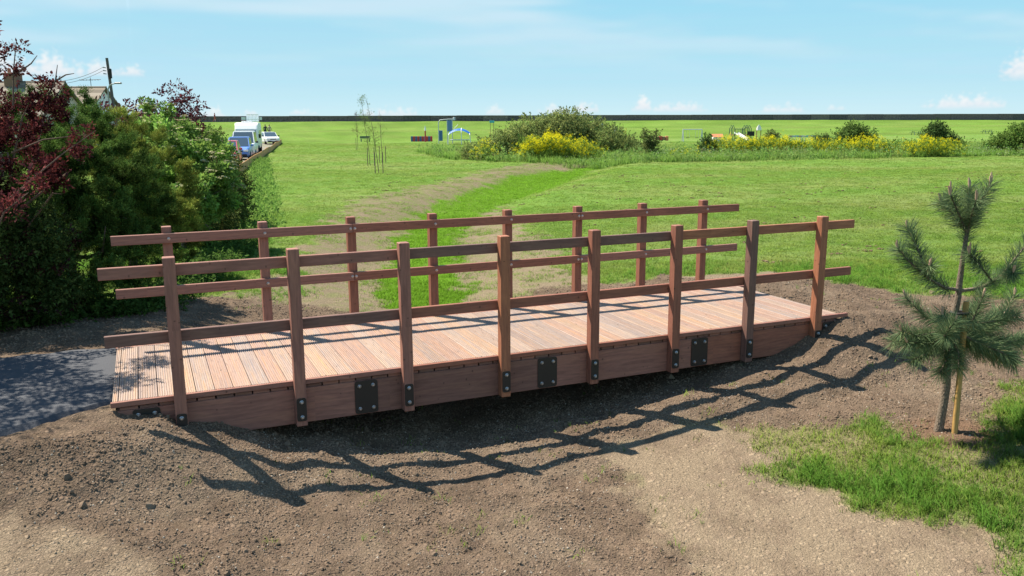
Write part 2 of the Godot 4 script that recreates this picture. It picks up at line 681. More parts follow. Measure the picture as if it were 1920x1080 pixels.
func make_masks() -> void:
	var polys := {
		"dark": [[[-5, -5.4], [1.6, -5.2], [2.2, -5.2], [2.4, -5.6], [3.4, -6.0], [5.4, -5.2], [6.1, -4.7], [7.2, -4.9], [8.6, -5.3], [9.4, -4.6], [10.3, -3.9], [11.95, -3.6], [12.1, -2.9], [12.3, -2.0], [12.6, -1.2], [13.6, -0.9],
			[14.5, 0.6], [12.5, 1.45], [10.75, 1.82], [10.15, 1.8], [9.7, 2.3], [9.1, 2.65], [8.7, 2.45], [8.75, 1.9], [8.0, 1.6], [7.5, 1.0], [6.9, 0.92], [6.1, 1.05], [5.95, 1.9], [5.8, 2.6], [5.7, 3.2], [5.5, 6], [-5, 6]]],
		"tan": [[[7.8, 1.2], [6.85, 0.85], [6.06, 0.95], [5.85, 1.92], [5.7, 2.55], [5.6, 3.19], [5.3, 6], [6.9, 6], [7.3, 4.7], [7.75, 3.9], [7.75, 3.4], [7.5, 2.95], [7.3, 2.3], [7.35, 1.8], [7.5, 1.3]],
			[[0, 1.3], [1.2, 1.1], [1.7, 1.25], [2.1, 1.6], [2.2, 2.2], [0, 2.5]],
			[[10.2, -3.9], [12.2, -3.8], [12.3, -3.2], [11.5, -2.9], [10.4, -3.2]]],
		"bank": [[[3.0, -5.4], [4.6, -8.3], [5.9, -13.0], [7.5, -17.9], [9.2, -22.2], [12.0, -26.2], [15.1, -30.0], [20.2, -37.0], [26.5, -44.5], [30, -47], [35, -46.5], [31.5, -42], [24, -36], [20.5, -31], [16.6, -25.5], [14.0, -20.0], [12.6, -15.5], [11.3, -11.9], [10.0, -7.8], [9.4, -5.4], [9.6, -3.7], [6, -4.0]]],
		"bed": [[[5.75, -5.0], [6.1, -7.0], [6.9, -9.7], [7.9, -12.8], [9.5, -16.7], [12.1, -21.9], [15.1, -26.6], [20.4, -33.6], [27.9, -41.2], [31.5, -44.6], [34.5, -46], [33.0, -44.2], [27.0, -37.5], [21.5, -29.3], [17.8, -25.1], [14.8, -21.7], [11.8, -17.2], [10.0, -13.8], [8.4, -9.0], [7.6, -6.8], [7.0, -5.2]]],
	}
	for key in polys:
		var im := Image.create(MW, MH, false, Image.FORMAT_L8)
		for p in polys[key]:
			fill_poly(im, p, 1.0)
		var k: int = 2 if key == "dark" or key == "tan" else 3
		im.resize(MW / k, MH / k, Image.INTERPOLATE_BILINEAR)
		im.resize(MW, MH, Image.INTERPOLATE_CUBIC)
		mask[key] = im.get_data()

func mk(key: String, x: float, z: float) -> float:
	var fx := (x - MX0) / MRES
	var fz := (z - MZ0) / MRES
	if fx < 1.0 or fz < 1.0 or fx > MW - 2 or fz > MH - 2:
		if key == "dark" and z > 0.4 and x < 5.0: return 1.0
		return 0.0
	var d: PackedByteArray = mask[key]
	return d[int(fz) * MW + int(fx)] / 255.0

# weights: x dark soil, y tan soil, z sparse bank, w lush bed; the rest is lawn
func cover(x: float, z: float) -> Vector4:
	var near := z > -6.0
	var wx := nz2.get_noise_2d(x * 1.1, z * 1.1) * (0.35 if near else 0.9) + nz.get_noise_2d(x * 5.0, z * 5.0) * (0.09 if near else 0.2)
	var wz := nz2.get_noise_2d(x * 1.1 + 50.0, z * 1.1) * (0.35 if near else 0.9) + nz.get_noise_2d(x * 5.0, z * 5.0 + 30.0) * (0.09 if near else 0.2)
	return Vector4(mk("dark", x + wx, z + wz), mk("tan", x + wx, z + wz), mk("bank", x + wx, z + wz), mk("bed", x + wx * 0.6, z + wz * 0.6))

const ROWZ := [-8.0, -5.5, -2.3, -0.1, 0.45, 1.0, 2.5, 8.0]
const ROWS := [
	[[-12, -0.2], [1, -0.2], [3.6, -0.3], [5.2, -0.5], [6.4, -0.72], [7.6, -0.74], [9.0, -0.5], [10.6, -0.38], [20, -0.42]],
	[[-12, -0.16], [0, -0.16], [3, -0.3], [4.5, -0.5], [5.9, -0.72], [7.0, -0.74], [8.4, -0.5], [10, -0.34], [13, -0.34], [20, -0.42]],
	[[-12, -0.12], [1.2, -0.1], [2.2, -0.14], [3.2, -0.4], [4.4, -0.7], [5.4, -0.82], [6.6, -0.76], [8, -0.55], [9.2, -0.3], [10.1, -0.06], [11, -0.1], [13, -0.2], [20, -0.42]],
	[[-12, -0.1], [1.0, -0.085], [1.88, -0.07], [2.03, -0.12], [2.26, -0.15], [2.44, -0.28], [2.69, -0.31], [2.9, -0.4], [3.5, -0.6], [4.3, -0.76], [5.2, -0.84], [6.4, -0.77], [7.6, -0.63], [8.7, -0.46], [8.94, -0.42], [9.25, -0.35], [9.65, -0.2], [10.1, -0.06], [10.8, -0.08], [12, -0.2], [20, -0.45]],
	[[-12, -0.2], [0, -0.15], [1.2, -0.1], [1.8, -0.14], [2.2, -0.22], [2.85, -0.43], [3.27, -0.56], [4.2, -0.71], [5.2, -0.78], [6.4, -0.69], [7.9, -0.56], [8.6, -0.5], [9.2, -0.42], [9.9, -0.26], [10.4, -0.23], [12, -0.3], [20, -0.5]],
	[[-12, -0.4], [0, -0.33], [1.5, -0.38], [2.5, -0.55], [3.3, -0.69], [4.3, -0.76], [5.3, -0.79], [6.4, -0.75], [7.4, -0.68], [8.3, -0.6], [9.3, -0.56], [10.3, -0.5], [12, -0.45], [20, -0.5]],
	[[-12, -0.6], [0, -0.58], [2, -0.66], [3.5, -0.76], [5.3, -0.8], [7.4, -0.72], [8.3, -0.56], [8.9, -0.5], [12, -0.46], [20, -0.5]],
	[[-12, -0.7], [5, -0.75], [20, -0.6]]]
const BEDLINE := [[6.3, -5.0], [6.75, -6.7], [7.6, -9.4], [9.0, -13.3], [10.9, -17.0], [13.7, -21.8], [16.6, -25.7], [21.1, -31.2], [29.0, -41.0], [33.0, -45.0]]

func row_at(r: Array, x: float) -> float:
	var m := r.size()
	if x <= r[0][0]: return r[0][1]
	for i in range(1, m):
		if x <= r[i][0]:
			var t: float = (x - r[i - 1][0]) / (r[i][0] - r[i - 1][0])
			t = lerpf(t, t * t * (3.0 - 2.0 * t), 0.6)
			return lerpf(r[i - 1][1], r[i][1], t)
	return r[m - 1][1]

# the broad shape of the land, without crumbs
func gh0(x: float, z: float) -> float:
	var far := -0.42
	if z < -5.5:
		# the swale
		var best := 1e9
		if z > -50.0 and x > 2.0 and x < 40.0:
			for i in BEDLINE.size() - 1:
				var a := Vector2(BEDLINE[i][0], BEDLINE[i][1])
				var b := Vector2(BEDLINE[i + 1][0], BEDLINE[i + 1][1])
				var p := Vector2(x, z)
				var t := clampf((p - a).dot(b - a) / (b - a).length_squared(), 0.0, 1.0)
				best = minf(best, (p - a - (b - a) * t).length())
			far -= 0.32 * (1.0 - smoothstep(0.7, 2.9, best)) * smoothstep(-49.0, -40.0, z)
		far += 0.2 * smoothstep(6.0, -2.0, x) * smoothstep(-60.0, -20.0, z)
		far += nz.get_noise_2d(x * 0.06, z * 0.06) * 0.07 * smoothstep(-6.0, -14.0, z)
	if z < -108.0:
		# the bank up to the sea wall, with a shallow step half-way
		var s := clampf((-108.0 - z) / 62.0, 0.0, 1.0)
		var rise := smoothstep(0.0, 0.42, s) * 1.15 + smoothstep(0.42, 0.55, s) * 0.15 + smoothstep(0.55, 1.0, s) * 1.5
		far += rise + (0.35 * smoothstep(20.0, 240.0, x)) * s
		if z < -182.0:
			far -= minf((-182.0 - z) * 0.12, 6.0)
	if z <= -8.0:
		return far
	var zi := 0
	while zi < ROWZ.size() - 2 and z > ROWZ[zi + 1]:
		zi += 1
	var t := clampf((z - ROWZ[zi]) / (ROWZ[zi + 1] - ROWZ[zi]), 0.0, 1.0)
	var y := lerpf(row_at(ROWS[zi], x), row_at(ROWS[zi + 1], x), t)
	if z < -5.5:
		return lerpf(far, y, smoothstep(-8.0, -5.5, z))
	return y

func gh(x: float, z: float) -> float:
	var y := gh0(x, z)
	if z > -9.0 and x > -6.0 and x < 16.0:
		var c := cover(x, z)
		y += crumbs(x, z, c)
	return y

func path_in(x: float, z: float) -> float:
	if x > 1.95 or x < -6.5: return 0.0
	var zf := lerpf(-0.22, 0.95, clampf((1.885 - x) / 2.3, 0, 1)) + clampf((-0.4 - x) / 6.0, 0, 1) * 1.3
	return smoothstep(zf - 0.02, zf - 0.2, z) * smoothstep(-2.5, -2.3, z) * smoothstep(1.95, 1.85, x)

func crumbs(x: float, z: float, c: Vector4) -> float:
	var s := c.x * (1.0 - c.y)
	var big := nz2.get_noise_2d(x * 1.4 + 9.0, z * 1.4)
	var y := big * (0.03 * s + 0.012 * (1.0 - 0.7 * c.y)) - 0.1 * path_in(x, z)
	y += c.y * nz.get_noise_2d(x * 12.0, z * 12.0) * 0.004
	if s > 0.02:
		var ru := 0.6 + 0.6 * nz.get_noise_2d(x * 0.8, z * 0.8 + 17.0)
		y += s * ru * (nz.get_noise_2d(x * 7.0, z * 7.0) * 0.011 + absf(nz.get_noise_2d(x * 14.0, z * 14.0)) * 0.017)
	return y

func spaced(a: float, b: float, fine0: float, fine1: float, step: float, grow: float) -> PackedFloat64Array:
	var out := PackedFloat64Array()
	var left := []
	var x := fine0
	var s := step
	while x > a:
		s *= grow
		x -= s
		left.append(maxf(x, a))
	left.reverse()
	for q in left: out.push_back(q)
	x = fine0
	while x < fine1:
		out.push_back(x)
		x += step
	s = step
	while x < b:
		out.push_back(x)
		s *= grow
		x += s
	out.push_back(b)
	return out

func build_ground() -> void:
	var xs := spaced(-700.0, 900.0, -0.6, 12.6, 0.042, 1.045)
	var zs := spaced(-900.0, 40.0, -5.2, 4.4, 0.042, 1.028)
	var nx := xs.size()
	var nzz := zs.size()
	var hs := PackedFloat32Array()
	hs.resize(nx * nzz)
	var cols := PackedColorArray()
	cols.resize(nx * nzz)
	for j in nzz:
		var z := zs[j]
		for i in nx:
			var x := xs[i]
			var y := gh0(x, z)
			var c := Vector4.ZERO
			if z > -48.0 and z < 8.0 and x > -6.0 and x < 38.0:
				c = cover(x, z)
				if z > -9.0 and x < 16.0:
					y += crumbs(x, z, c)
			hs[j * nx + i] = y
			cols[j * nx + i] = ground_colour(x, z, c)
	var v := PackedVector3Array()
	var n := PackedVector3Array()
	var uv := PackedVector2Array()
	v.resize(nx * nzz)
	n.resize(nx * nzz)
	uv.resize(nx * nzz)
	for j in nzz:
		var j0 := maxi(j - 1, 0)
		var j1 := mini(j + 1, nzz - 1)
		for i in nx:
			var i0 := maxi(i - 1, 0)
			var i1 := mini(i + 1, nx - 1)
			var k := j * nx + i
			v[k] = Vector3(xs[i], hs[k], zs[j])
			uv[k] = Vector2(xs[i], zs[j])
			n[k] = Vector3(-(hs[j * nx + i1] - hs[j * nx + i0]) / (xs[i1] - xs[i0]), 1.0, -(hs[j1 * nx + i] - hs[j0 * nx + i]) / (zs[j1] - zs[j0])).normalized()
	var ix := PackedInt32Array()
	ix.resize((nx - 1) * (nzz - 1) * 6)
	var q := 0
	for j in nzz - 1:
		for i in nx - 1:
			var k := j * nx + i
			ix[q] = k; ix[q + 1] = k + 1; ix[q + 2] = k + nx
			ix[q + 3] = k + 1; ix[q + 4] = k + nx + 1; ix[q + 5] = k + nx
			q += 6
	var a := []
	a.resize(Mesh.ARRAY_MAX)
	a[Mesh.ARRAY_VERTEX] = v
	a[Mesh.ARRAY_NORMAL] = n
	a[Mesh.ARRAY_TEX_UV] = uv
	a[Mesh.ARRAY_COLOR] = cols
	a[Mesh.ARRAY_INDEX] = ix
	var m := ArrayMesh.new()
	m.add_surface_from_arrays(Mesh.PRIMITIVE_TRIANGLES, a)
	var o := place(self, "ground", m, M.ground, Vector3.ZERO)
	tag(o, "bare soil, turf and the grassy bank behind, one sheet of ground", "ground", "", "structure")
	print("ground ", nx, " x ", nzz)

func turf(x: float, z: float) -> Color:
	var a := nz2.get_noise_2d(x * 0.09, z * 0.16)
	var b := nz2.get_noise_2d(x * 0.7 + 30.0, z * 0.7)
	var g := Color(0.178, 0.305, 0.06)
	g = g.lerp(Color(0.245, 0.31, 0.095), clampf(a * 1.3 + 0.25, 0.0, 0.75))
	g = g.lerp(Color(0.125, 0.26, 0.042), clampf(b * 1.1 - a * 0.4, 0.0, 0.7))
	if z < -106.0:
		var s := clampf((-106.0 - z) / 64.0, 0.0, 1.0)
		g = g.lerp(Color(0.145, 0.25, 0.036), 0.6)
		g = g * (1.0 + 0.3 * nz2.get_noise_2d(x * 0.03, z * 0.25) + 0.15 * nz.get_noise_2d(x * 0.2, z * 0.9))
		g = g.lerp(Color(0.20, 0.26, 0.065), clampf(1.0 - absf(s - 0.47) * 14.0, 0.0, 0.6))
	return g

func ground_colour(x: float, z: float, c: Vector4) -> Color:
	var g := turf(x, z)
	if z < -48.0 or x < -6.0 or x > 38.0:
		return g
	if z > -20.0:
		g = g.lerp(Color(0.16, 0.17, 0.07), 0.3 * smoothstep(-20.0, -8.0, z))
	if z > -1.0:
		g = g.lerp(Color(0.23, 0.195, 0.11).lerp(Color(0.15, 0.21, 0.055), clampf(0.35 + 1.7 * nz2.get_noise_2d(x * 0.55 + 13.0, z * 0.55), 0.0, 1.0)), 0.9)
		g = g.lerp(Color(0.19, 0.125, 0.085), smoothstep(0.5, 0.28, Vector2(x - 8.95, z - 2.36).length()))
	var k := nz.get_noise_2d(x * 2.3, z * 2.3)
	var f := nz.get_noise_2d(x * 11.0, z * 11.0)
	var bank := Color(0.265, 0.212, 0.145).lerp(Color(0.20, 0.225, 0.085), clampf(k * 0.7 + 0.1 + 0.35 * smoothstep(-8.0, -22.0, z), 0.0, 1.0))
	g = g.lerp(bank, clampf(c.z * 1.15 - 0.05 + f * 0.12, 0.0, 1.0))
	g = g.lerp(Color(0.12, 0.25, 0.016), clampf(c.w * 1.7 - 0.6 + f * 0.25 + k * 0.3, 0.0, 1.0))
	var dark := Color(0.195, 0.142, 0.102).lerp(Color(0.125, 0.092, 0.067), clampf(k * 0.6 + 0.3 + f * 0.3, 0.0, 1.0))
	# drier and paler where it has been trodden
	dark = dark.lerp(Color(0.225, 0.172, 0.125), clampf(nz2.get_noise_2d(x * 0.75, z * 0.75 + 60.0) * 1.7 - 0.05, 0.0, 0.65))
	g = g.lerp(dark, c.x)
	var tan := Color(0.285, 0.22, 0.155).lerp(Color(0.20, 0.151, 0.108), clampf(k * 0.5 + f * 0.35 + 0.2 + nz2.get_noise_2d(x * 0.8, z * 0.8 + 11.0) * 1.1, 0.0, 1.0))
	g = g.lerp(tan, c.y)
	return g.lerp(Color(0.19, 0.125, 0.085), smoothstep(0.5, 0.28, Vector2(x - 8.95, z - 2.36).length()))

func build_path() -> void:
	# tarmac that meets the left end of the deck; its near edge runs out under loose soil
	var mb := MB.new()
	var top := []
	var edge_f := [[1.885, -0.19], [1.5, 0.02], [1.11, 0.30], [0.4, 0.75], [-0.6, 1.2], [-3.0, 1.9], [-7.0, 2.4]]
	var edge_b := [[1.885, -2.38], [1.4, -2.46], [0.74, -2.55], [0.0, -2.55], [-1.2, -2.4], [-3.5, -2.0], [-7.0, -1.7]]
	var rows := 14
	for i in 48:
		var s := i / 47.0 * (edge_f.size() - 1)
		var k := mini(int(s), edge_f.size() - 2)
		var t := s - k
		var f := Vector2(lerpf(edge_f[k][0], edge_f[k + 1][0], t), lerpf(edge_f[k][1], edge_f[k + 1][1], t))
		var b := Vector2(lerpf(edge_b[k][0], edge_b[k + 1][0], t), lerpf(edge_b[k][1], edge_b[k + 1][1], t))
		f.y += nz.get_noise_2d(f.x * 3.0, 5.0) * 0.05 - 0.02
		b.y += nz.get_noise_2d(b.x * 3.0, 15.0) * 0.05
		var line := []
		for j in rows + 1:
			var w := j / float(rows)
			var p := f.lerp(b, w)
			var y := -0.048 - 0.03 * smoothstep(0.12, 0.0, w) + nz.get_noise_2d(p.x * 1.5, p.y * 1.5) * 0.006 - maxf(0.0, 1.2 - p.x) * 0.012
			if j == 0: y -= 0.12
			if j == rows: y -= 0.1
			line.append(Vector3(p.x, y, p.y))
		top.append(line)
	for i in 47:
		for j in rows:
			mb.poly([top[i][j], top[i][j + 1], top[i + 1][j + 1], top[i + 1][j]], top[i][j] - Vector3.UP)
	# uv from the ground plan
	for i in mb.v.size():
		mb.uv[i] = Vector2(mb.v[i].x, mb.v[i].z)
	var o := part(self, "path", mb, M.asphalt)
	tag(o, "grey tarmac path that meets the left end of the bridge deck", "path", "", "structure")

func build_sea_wall() -> void:
	# two long runs of concrete wall either side of an opening with a white railing gate
	var mk_run := func(x0: float, x1: float, label: String) -> void:
		var o := thing("sea_wall", Vector3(x0, 2.0, -173.0), label, "wall", "lengths of the sea wall")
		var step := 6.0 if x1 > x0 else -6.0
		var k := 0
		while absf(x1 - (x0 + step * k)) > 3.0 and k < 60:
			var a := x0 + step * k
			var b := a + step
			var mb := MB.new()
			var za := wall_z(a)
			var zb := wall_z(b)
			var mid := Vector3((a + b) * 0.5, 0, (za + zb) * 0.5)
			var top := wall_top(mid.x) + rnd(-0.02, 0.02)
			var bot := gh0(mid.x, mid.z) - 0.3
			mb.off = Vector2(rnd(0, 40), rnd(0, 40))
			var ang := atan2(-(zb - za), b - a)
			mb.box(Vector3(mid.x, (top + bot) * 0.5, mid.z), Vector3(absf(step) - 0.03, top - bot, 0.4), 0.02, Basis(Vector3.UP, ang))
			mb.box(Vector3(mid.x, top + 0.05, mid.z), Vector3(absf(step) - 0.02, 0.1, 0.52), 0.02, Basis(Vector3.UP, ang))
			part(o, "wall_panel", mb, [M.concrete, M.concrete_dark, M.concrete, M.concrete_pale, M.concrete][(k * 7 + k / 3) % 5])
			k += 1
	mk_run.call(22.6, -72.0, "dark concrete sea wall left of the white gate")
	mk_run.call(25.0, 330.0, "long dark concrete sea wall right of the white gate")
	var gate := thing("railing_gate", Vector3(23.8, 2.2, wall_z(23.8)), "white railing gate in the gap of the sea wall above the motorhome", "gate")
	for k in 9:
		var mb := MB.new()
		mb.box(Vector3(22.72 + k * 0.27, 3.15, wall_z(24.0) + 0.1), Vector3(0.07, 1.5, 0.07), 0.01)
		part(gate, "post", mb, M.white)
	for k in 2:
		var mb := MB.new()
		mb.box(Vector3(23.8, 2.9 + k * 0.95, wall_z(24.0) + 0.16), Vector3(2.3, 0.09, 0.05), 0.01)
		part(gate, "rail", mb, M.white)
	for s in [[22.0, "white notice board on the sea wall just left of the white gate"], [25.35, "white notice board on the sea wall just right of the white gate"]]:
		var mb := MB.new()
		mb.box(Vector3(s[0], 3.05, wall_z(s[0]) + 0.27), Vector3(0.85 if s[0] < 24 else 0.5, 0.6, 0.04), 0.01)
		var o := part(self, "notice_board", mb, M.white)
		tag(o, s[1], "sign", "notice boards by the gate")

func wall_z(x: float) -> float:
	return -173.0 + (x - 15.0) * 0.055

func wall_top(x: float) -> float:
	return 3.42 + clampf(x - 15.0, -60.0, 320.0) * 0.0024

# ------------------------------------------------------------------ the footbridge
const BP := Vector3(6.0, -0.42, -1.07)   # the bridge's base
const DXL := 1.885
const DXR := 10.01
const RXL := 1.878
const RXR := 10.152
const FXL := 1.93
const FXR := 9.942

func board_mesh(w: float, l: float, sd: int) -> ArrayMesh:
	# a decking board: grooved top, grain along its length (z); top at y 0
	var mb := MB.new()
	mb.us = 2.0
	mb.off = Vector2(sd * 0.37, sd * 0.61)
	var th := 0.03
	var prof := [Vector2(-w * 0.5, -th), Vector2(-w * 0.5, -0.003), Vector2(-w * 0.5 + 0.003, 0.0)]
	var ng := 7 if w > 0.1 else 2
	var pitch := (w - 0.012) / ng
	for k in ng:
		var x := -w * 0.5 + 0.006 + pitch * (k + 0.5)
		prof.append_array([Vector2(x - 0.0046, 0.0), Vector2(x - 0.0036, -0.007), Vector2(x + 0.0036, -0.007), Vector2(x + 0.0046, 0.0)])
	prof.append_array([Vector2(w * 0.5 - 0.003, 0.0), Vector2(w * 0.5, -0.003), Vector2(w * 0.5, -th)])
	for i in prof.size():
		var a: Vector2 = prof[i]
		var b: Vector2 = prof[(i + 1) % prof.size()]
		var d := (b - a).normalized()
		var nn := Vector3(-d.y, d.x, 0)   # left of the run is outside, as the profile runs clockwise seen from +z
		var q := mb.v.size()
		for e in [[a, -0.5], [b, -0.5], [b, 0.5], [a, 0.5]]:
			mb.v.push_back(Vector3(e[0].x, e[0].y, e[1] * l))
			mb.n.push_back(nn)
			mb.uv.push_back(Vector2(e[0].x * 2.0 + mb.off.x, e[1] * l * 0.5 + mb.off.y))
			mb.c.push_back(Color.WHITE)
		mb.ix.append_array([q, q + 1, q + 2, q, q + 2, q + 3])
	for s in [-0.5, 0.5]:
		mb.poly([Vector3(-w * 0.5, -th, s * l), Vector3(w * 0.5, -th, s * l), Vector3(w * 0.5, -0.004, s * l), Vector3(-w * 0.5, -0.004, s * l)], Vector3.ZERO)
	return mb.mesh()

func timber(size: Vector3, ch := 0.004) -> ArrayMesh:
	var mb := MB.new()
	mb.us = 0.9
	mb.off = Vector2(rnd(0, 9), rnd(0, 9))
	mb.box(Vector3.ZERO, size, ch)
	return mb.mesh()

func rounded_plate(w: float, h: float, t: float, r: float) -> ArrayMesh:
	var mb := MB.new()
	var pts := []
	for c in 4:
		var cx: float = (w * 0.5 - r) * [1, -1, -1, 1][c]
		var cy: float = (h * 0.5 - r) * [1, 1, -1, -1][c]
		for k in 5:
			var a := PI * 0.5 * (c + k / 4.0)
			pts.append(Vector2(cx + r * cos(a), cy + r * sin(a)))
	var front := []
	var back := []
	for p: Vector2 in pts:
		front.append(Vector3(p.x, p.y, t * 0.5))
		back.append(Vector3(p.x, p.y, -t * 0.5))
	mb.poly(front, Vector3.ZERO)
	mb.poly(back, Vector3.ZERO)
	for i in pts.size():
		var j := (i + 1) % pts.size()
		mb.poly([front[i], front[j], back[j], back[i]], Vector3.ZERO)
	return mb.mesh()

func bolt_mesh(r: float) -> ArrayMesh:
	# washer, nut and the end of the thread, standing out along +z
	var mb := MB.new()
	mb.lathe(Vector3.ZERO, Vector3(0, 0, 1), [[0.0, r * 1.25], [0.003, r * 1.25], [0.0032, r * 0.95]], 14)
	mb.lathe(Vector3(0, 0, 0.003), Vector3(0, 0, 1), [[0.0, r * 0.98], [0.010, r * 0.98], [0.013, r * 0.72]], 6)
	mb.lathe(Vector3(0, 0, 0.013), Vector3(0, 0, 1), [[0.0, r * 0.5], [0.007, r * 0.5], [0.008, r * 0.35]], 8)
	return mb.mesh()

func dome_mesh(r: float) -> ArrayMesh:
	var mb := MB.new()
	mb.lathe(Vector3.ZERO, Vector3(0, 0, 1), [[0.0, r], [0.002, r], [0.006, r * 0.75], [0.008, r * 0.35]], 12)
	return mb.mesh()

func build_bridge() -> void:
	var br := thing("footbridge", BP, "long dark hardwood footbridge with post and rail sides over the bare swale", "footbridge")
	var put := func(called: String, m: Mesh, mat: Material, at: Vector3, bs := Basis.IDENTITY) -> MeshInstance3D:
		return place(br, called, m, mat, at - BP, bs)
	# deck boards
	var dl := 1.89
	var zc := -0.128 - dl * 0.5
	var bm := []
	for k in 6: bm.append(board_mesh(0.151, dl, k))
	var narrow := board_mesh(0.042, dl, 3)
	put.call("deck_board", narrow, M.deck[0], Vector3(1.914, 0.0, zc))
	var order := [0, 5, 0, 1, 4, 0, 6, 1, 4, 2, 3, 1, 6, 2, 0, 3, 1, 4, 2, 1, 5, 3, 0, 6, 3, 4, 1, 2, 0, 4, 3, 1]
	for k in 51:
		var x := 1.939 + 0.1573 * (k + 0.5)
		var pick: int = order[(k * 7 + k / 5) % order.size()]
		if k < 3: pick = [0, 5, 0][k]
		put.call("deck_board", bm[(k * 5 + k / 3) % 6], M.deck[pick], Vector3(x + rnd(-0.001, 0.001), rnd(-0.0012, 0.0012), zc + rnd(-0.003, 0.003)), Basis(Vector3.UP, PI if k % 2 else 0.0))
	put.call("deck_board", narrow, M.deck[2], Vector3(9.985, 0.0, zc))
	# trim along both edges of the deck, in three lengths each
	for side in 2:
		var z := -0.106 if side == 0 else -2.0335
		var cuts := [RXL, 4.52, 7.64, RXR - 0.01]
		for k in 3:
			var a: float = cuts[k]
			var b: float = cuts[k + 1]
			put.call("edge_trim", timber(Vector3(b - a - 0.003, 0.046, 0.036), 0.003), M.wood[[0, 3, 0][k]], Vector3((a + b) * 0.5, -0.0245, z))
	# packers under every board on the beam, with slots between
	for side in 2:
		var z := -0.145 if side == 0 else -1.99
		for k in 51:
			var x := 1.939 + 0.1573 * (k + 0.5)
			var h := rnd(0.024, 0.031)
			put.call("packer", timber(Vector3(0.146 - rnd(0.0, 0.006), h, 0.06), 0.0), M.wood[[0, 1, 4, 0][k % 4]], Vector3(x, -0.084 + h * 0.5, z))
	# side beams in lengths joined by steel plates
	var joints := [1.885, 4.08, 6.012, 7.932, 10.14]
	for side in 2:
		var z := -0.135 if side == 0 else -2.0165
		for k in 4:
			var a: float = joints[k]
			var b: float = joints[k + 1]
			put.call("side_beam", timber(Vector3(b - a - 0.004, 0.334, 0.07), 0.003), M.wood[[0, 4, 0, 3][k]], Vector3((a + b) * 0.5, -0.252, z))
	for k in 5:
		put.call("cross_joist", timber(Vector3(0.06, 0.2, 1.8), 0.0), M.wood[4], Vector3(2.25 + k * 1.88, -0.24, -1.076))
	put.call("inner_beam", timber(Vector3(8.2, 0.14, 0.07), 0.0), M.wood[4], Vector3(6.0, -0.105, -1.1))
	# posts
	var x0 := [2.3788, 2.4234]
	var sp := [1.0228, 0.9883]
	var w := [0.1, 0.0968]
	var top := [1.229, 1.256]
	var zf := [0.0, -2.0519]
	var tones := [[0, 0, 0, 2, 3, 3, 1, 2], [0, 0, 3, 3, 3, 3, 3, 3]]
	for side in 2:
		var h: float = top[side] + 0.42
		for i in 8:
			var x: float = x0[side] + sp[side] * i + w[side] * 0.5
			var z: float = zf[side] - w[side] * 0.5
			if side == 1: z -= 0.05
			var pm := timber(Vector3(w[side], h, 0.0995), 0.005)
			put.call("post", pm, M.wood[tones[side][i]], Vector3(x, -0.42 + h * 0.5 + rnd(-0.004, 0.004), z + (0.05 if side == 1 else 0.0)), Basis(Vector3(0, 0, 1), rnd(-0.004, 0.004)) * Basis(Vector3.UP, rnd(-0.03, 0.03)))
	# rails on the deck side of the posts, each in three lengths that meet on a post
	for side in 2:
		for lv in 2:
			var yt: float = [[1.1529, 0.5748], [1.1842, 0.6228]][side][lv]
			var z: float = -0.1245 if side == 0 else -2.0275
			var px: float = x0[side] + w[side] * 0.5
			var cuts := [RXL if side == 0 else FXL, px + sp[side] * 2.0, px + sp[side] * 5.0, RXR if side == 0 else FXR]
			for k in 3:
				var a: float = cuts[k]
				var b: float = cuts[k + 1]
				var tone: int = [[[0, 1, 2], [1, 3, 3]], [[0, 3, 3], [0, 3, 0]]][side][lv][k]
				var rail: MeshInstance3D = put.call("rail", timber(Vector3(b - a - 0.003, 0.1, 0.047), 0.004), M.wood[tone], Vector3((a + b) * 0.5, yt - 0.05, z))
			# coach bolts: one on each post, two where rails meet
			var dm := dome_mesh(0.017)
			for i in 8:
				var xs := [0.012]
				if i == 2 or i == 5: xs = [-0.024, 0.024]
				for dx in xs:
					var at := Vector3(px + sp[side] * i + dx + rnd(-0.003, 0.003), yt - 0.05 + rnd(-0.004, 0.004), z + (0.0236 if side == 1 else -0.0236))
					put.call("coach_bolt", dm, M.bolt_dull, at, Basis.IDENTITY if side == 1 else Basis(Vector3.UP, PI))
	# black plates: one on the foot of each post, a larger one over each joint of the beam
	var pp := rounded_plate(0.088, 0.22, 0.008, 0.02)
	var sp2 := rounded_plate(0.222, 0.322, 0.008, 0.024)
	var bm2 := bolt_mesh(0.0155)
	for side in 2:
		var flip := Basis.IDENTITY if side == 0 else Basis(Vector3.UP, PI)
		for i in 8:
			var x: float = x0[side] + sp[side] * i + w[side] * 0.5
			var z: float = 0.0045 if side == 0 else zf[1] - 0.0995 - 0.0045
			var pl: MeshInstance3D = put.call("post_plate", pp, M.steel_black, Vector3(x, -0.256, z), flip)
			for s in [-1, 1]:
				place(pl, "bolt", bm2, M.bolt, Vector3(rnd(-0.003, 0.003), s * 0.072, 0.004), Basis(Vector3(0, 0, 1), rnd(0, 1)))
		for i in 5:
			var x: float = 2.153 + 1.927 * i
			var z: float = -0.0955 if side == 0 else -2.056
			var pl: MeshInstance3D = put.call("joint_plate", sp2, M.steel_black, Vector3(x, -0.248, z), flip)
			for sx in [-1, 1]:
				for s in [-1, 1]:
					place(pl, "bolt", bm2, M.bolt, Vector3(sx * 0.066, s * 0.112, 0.004), Basis(Vector3(0, 0, 1), rnd(0, 1)))

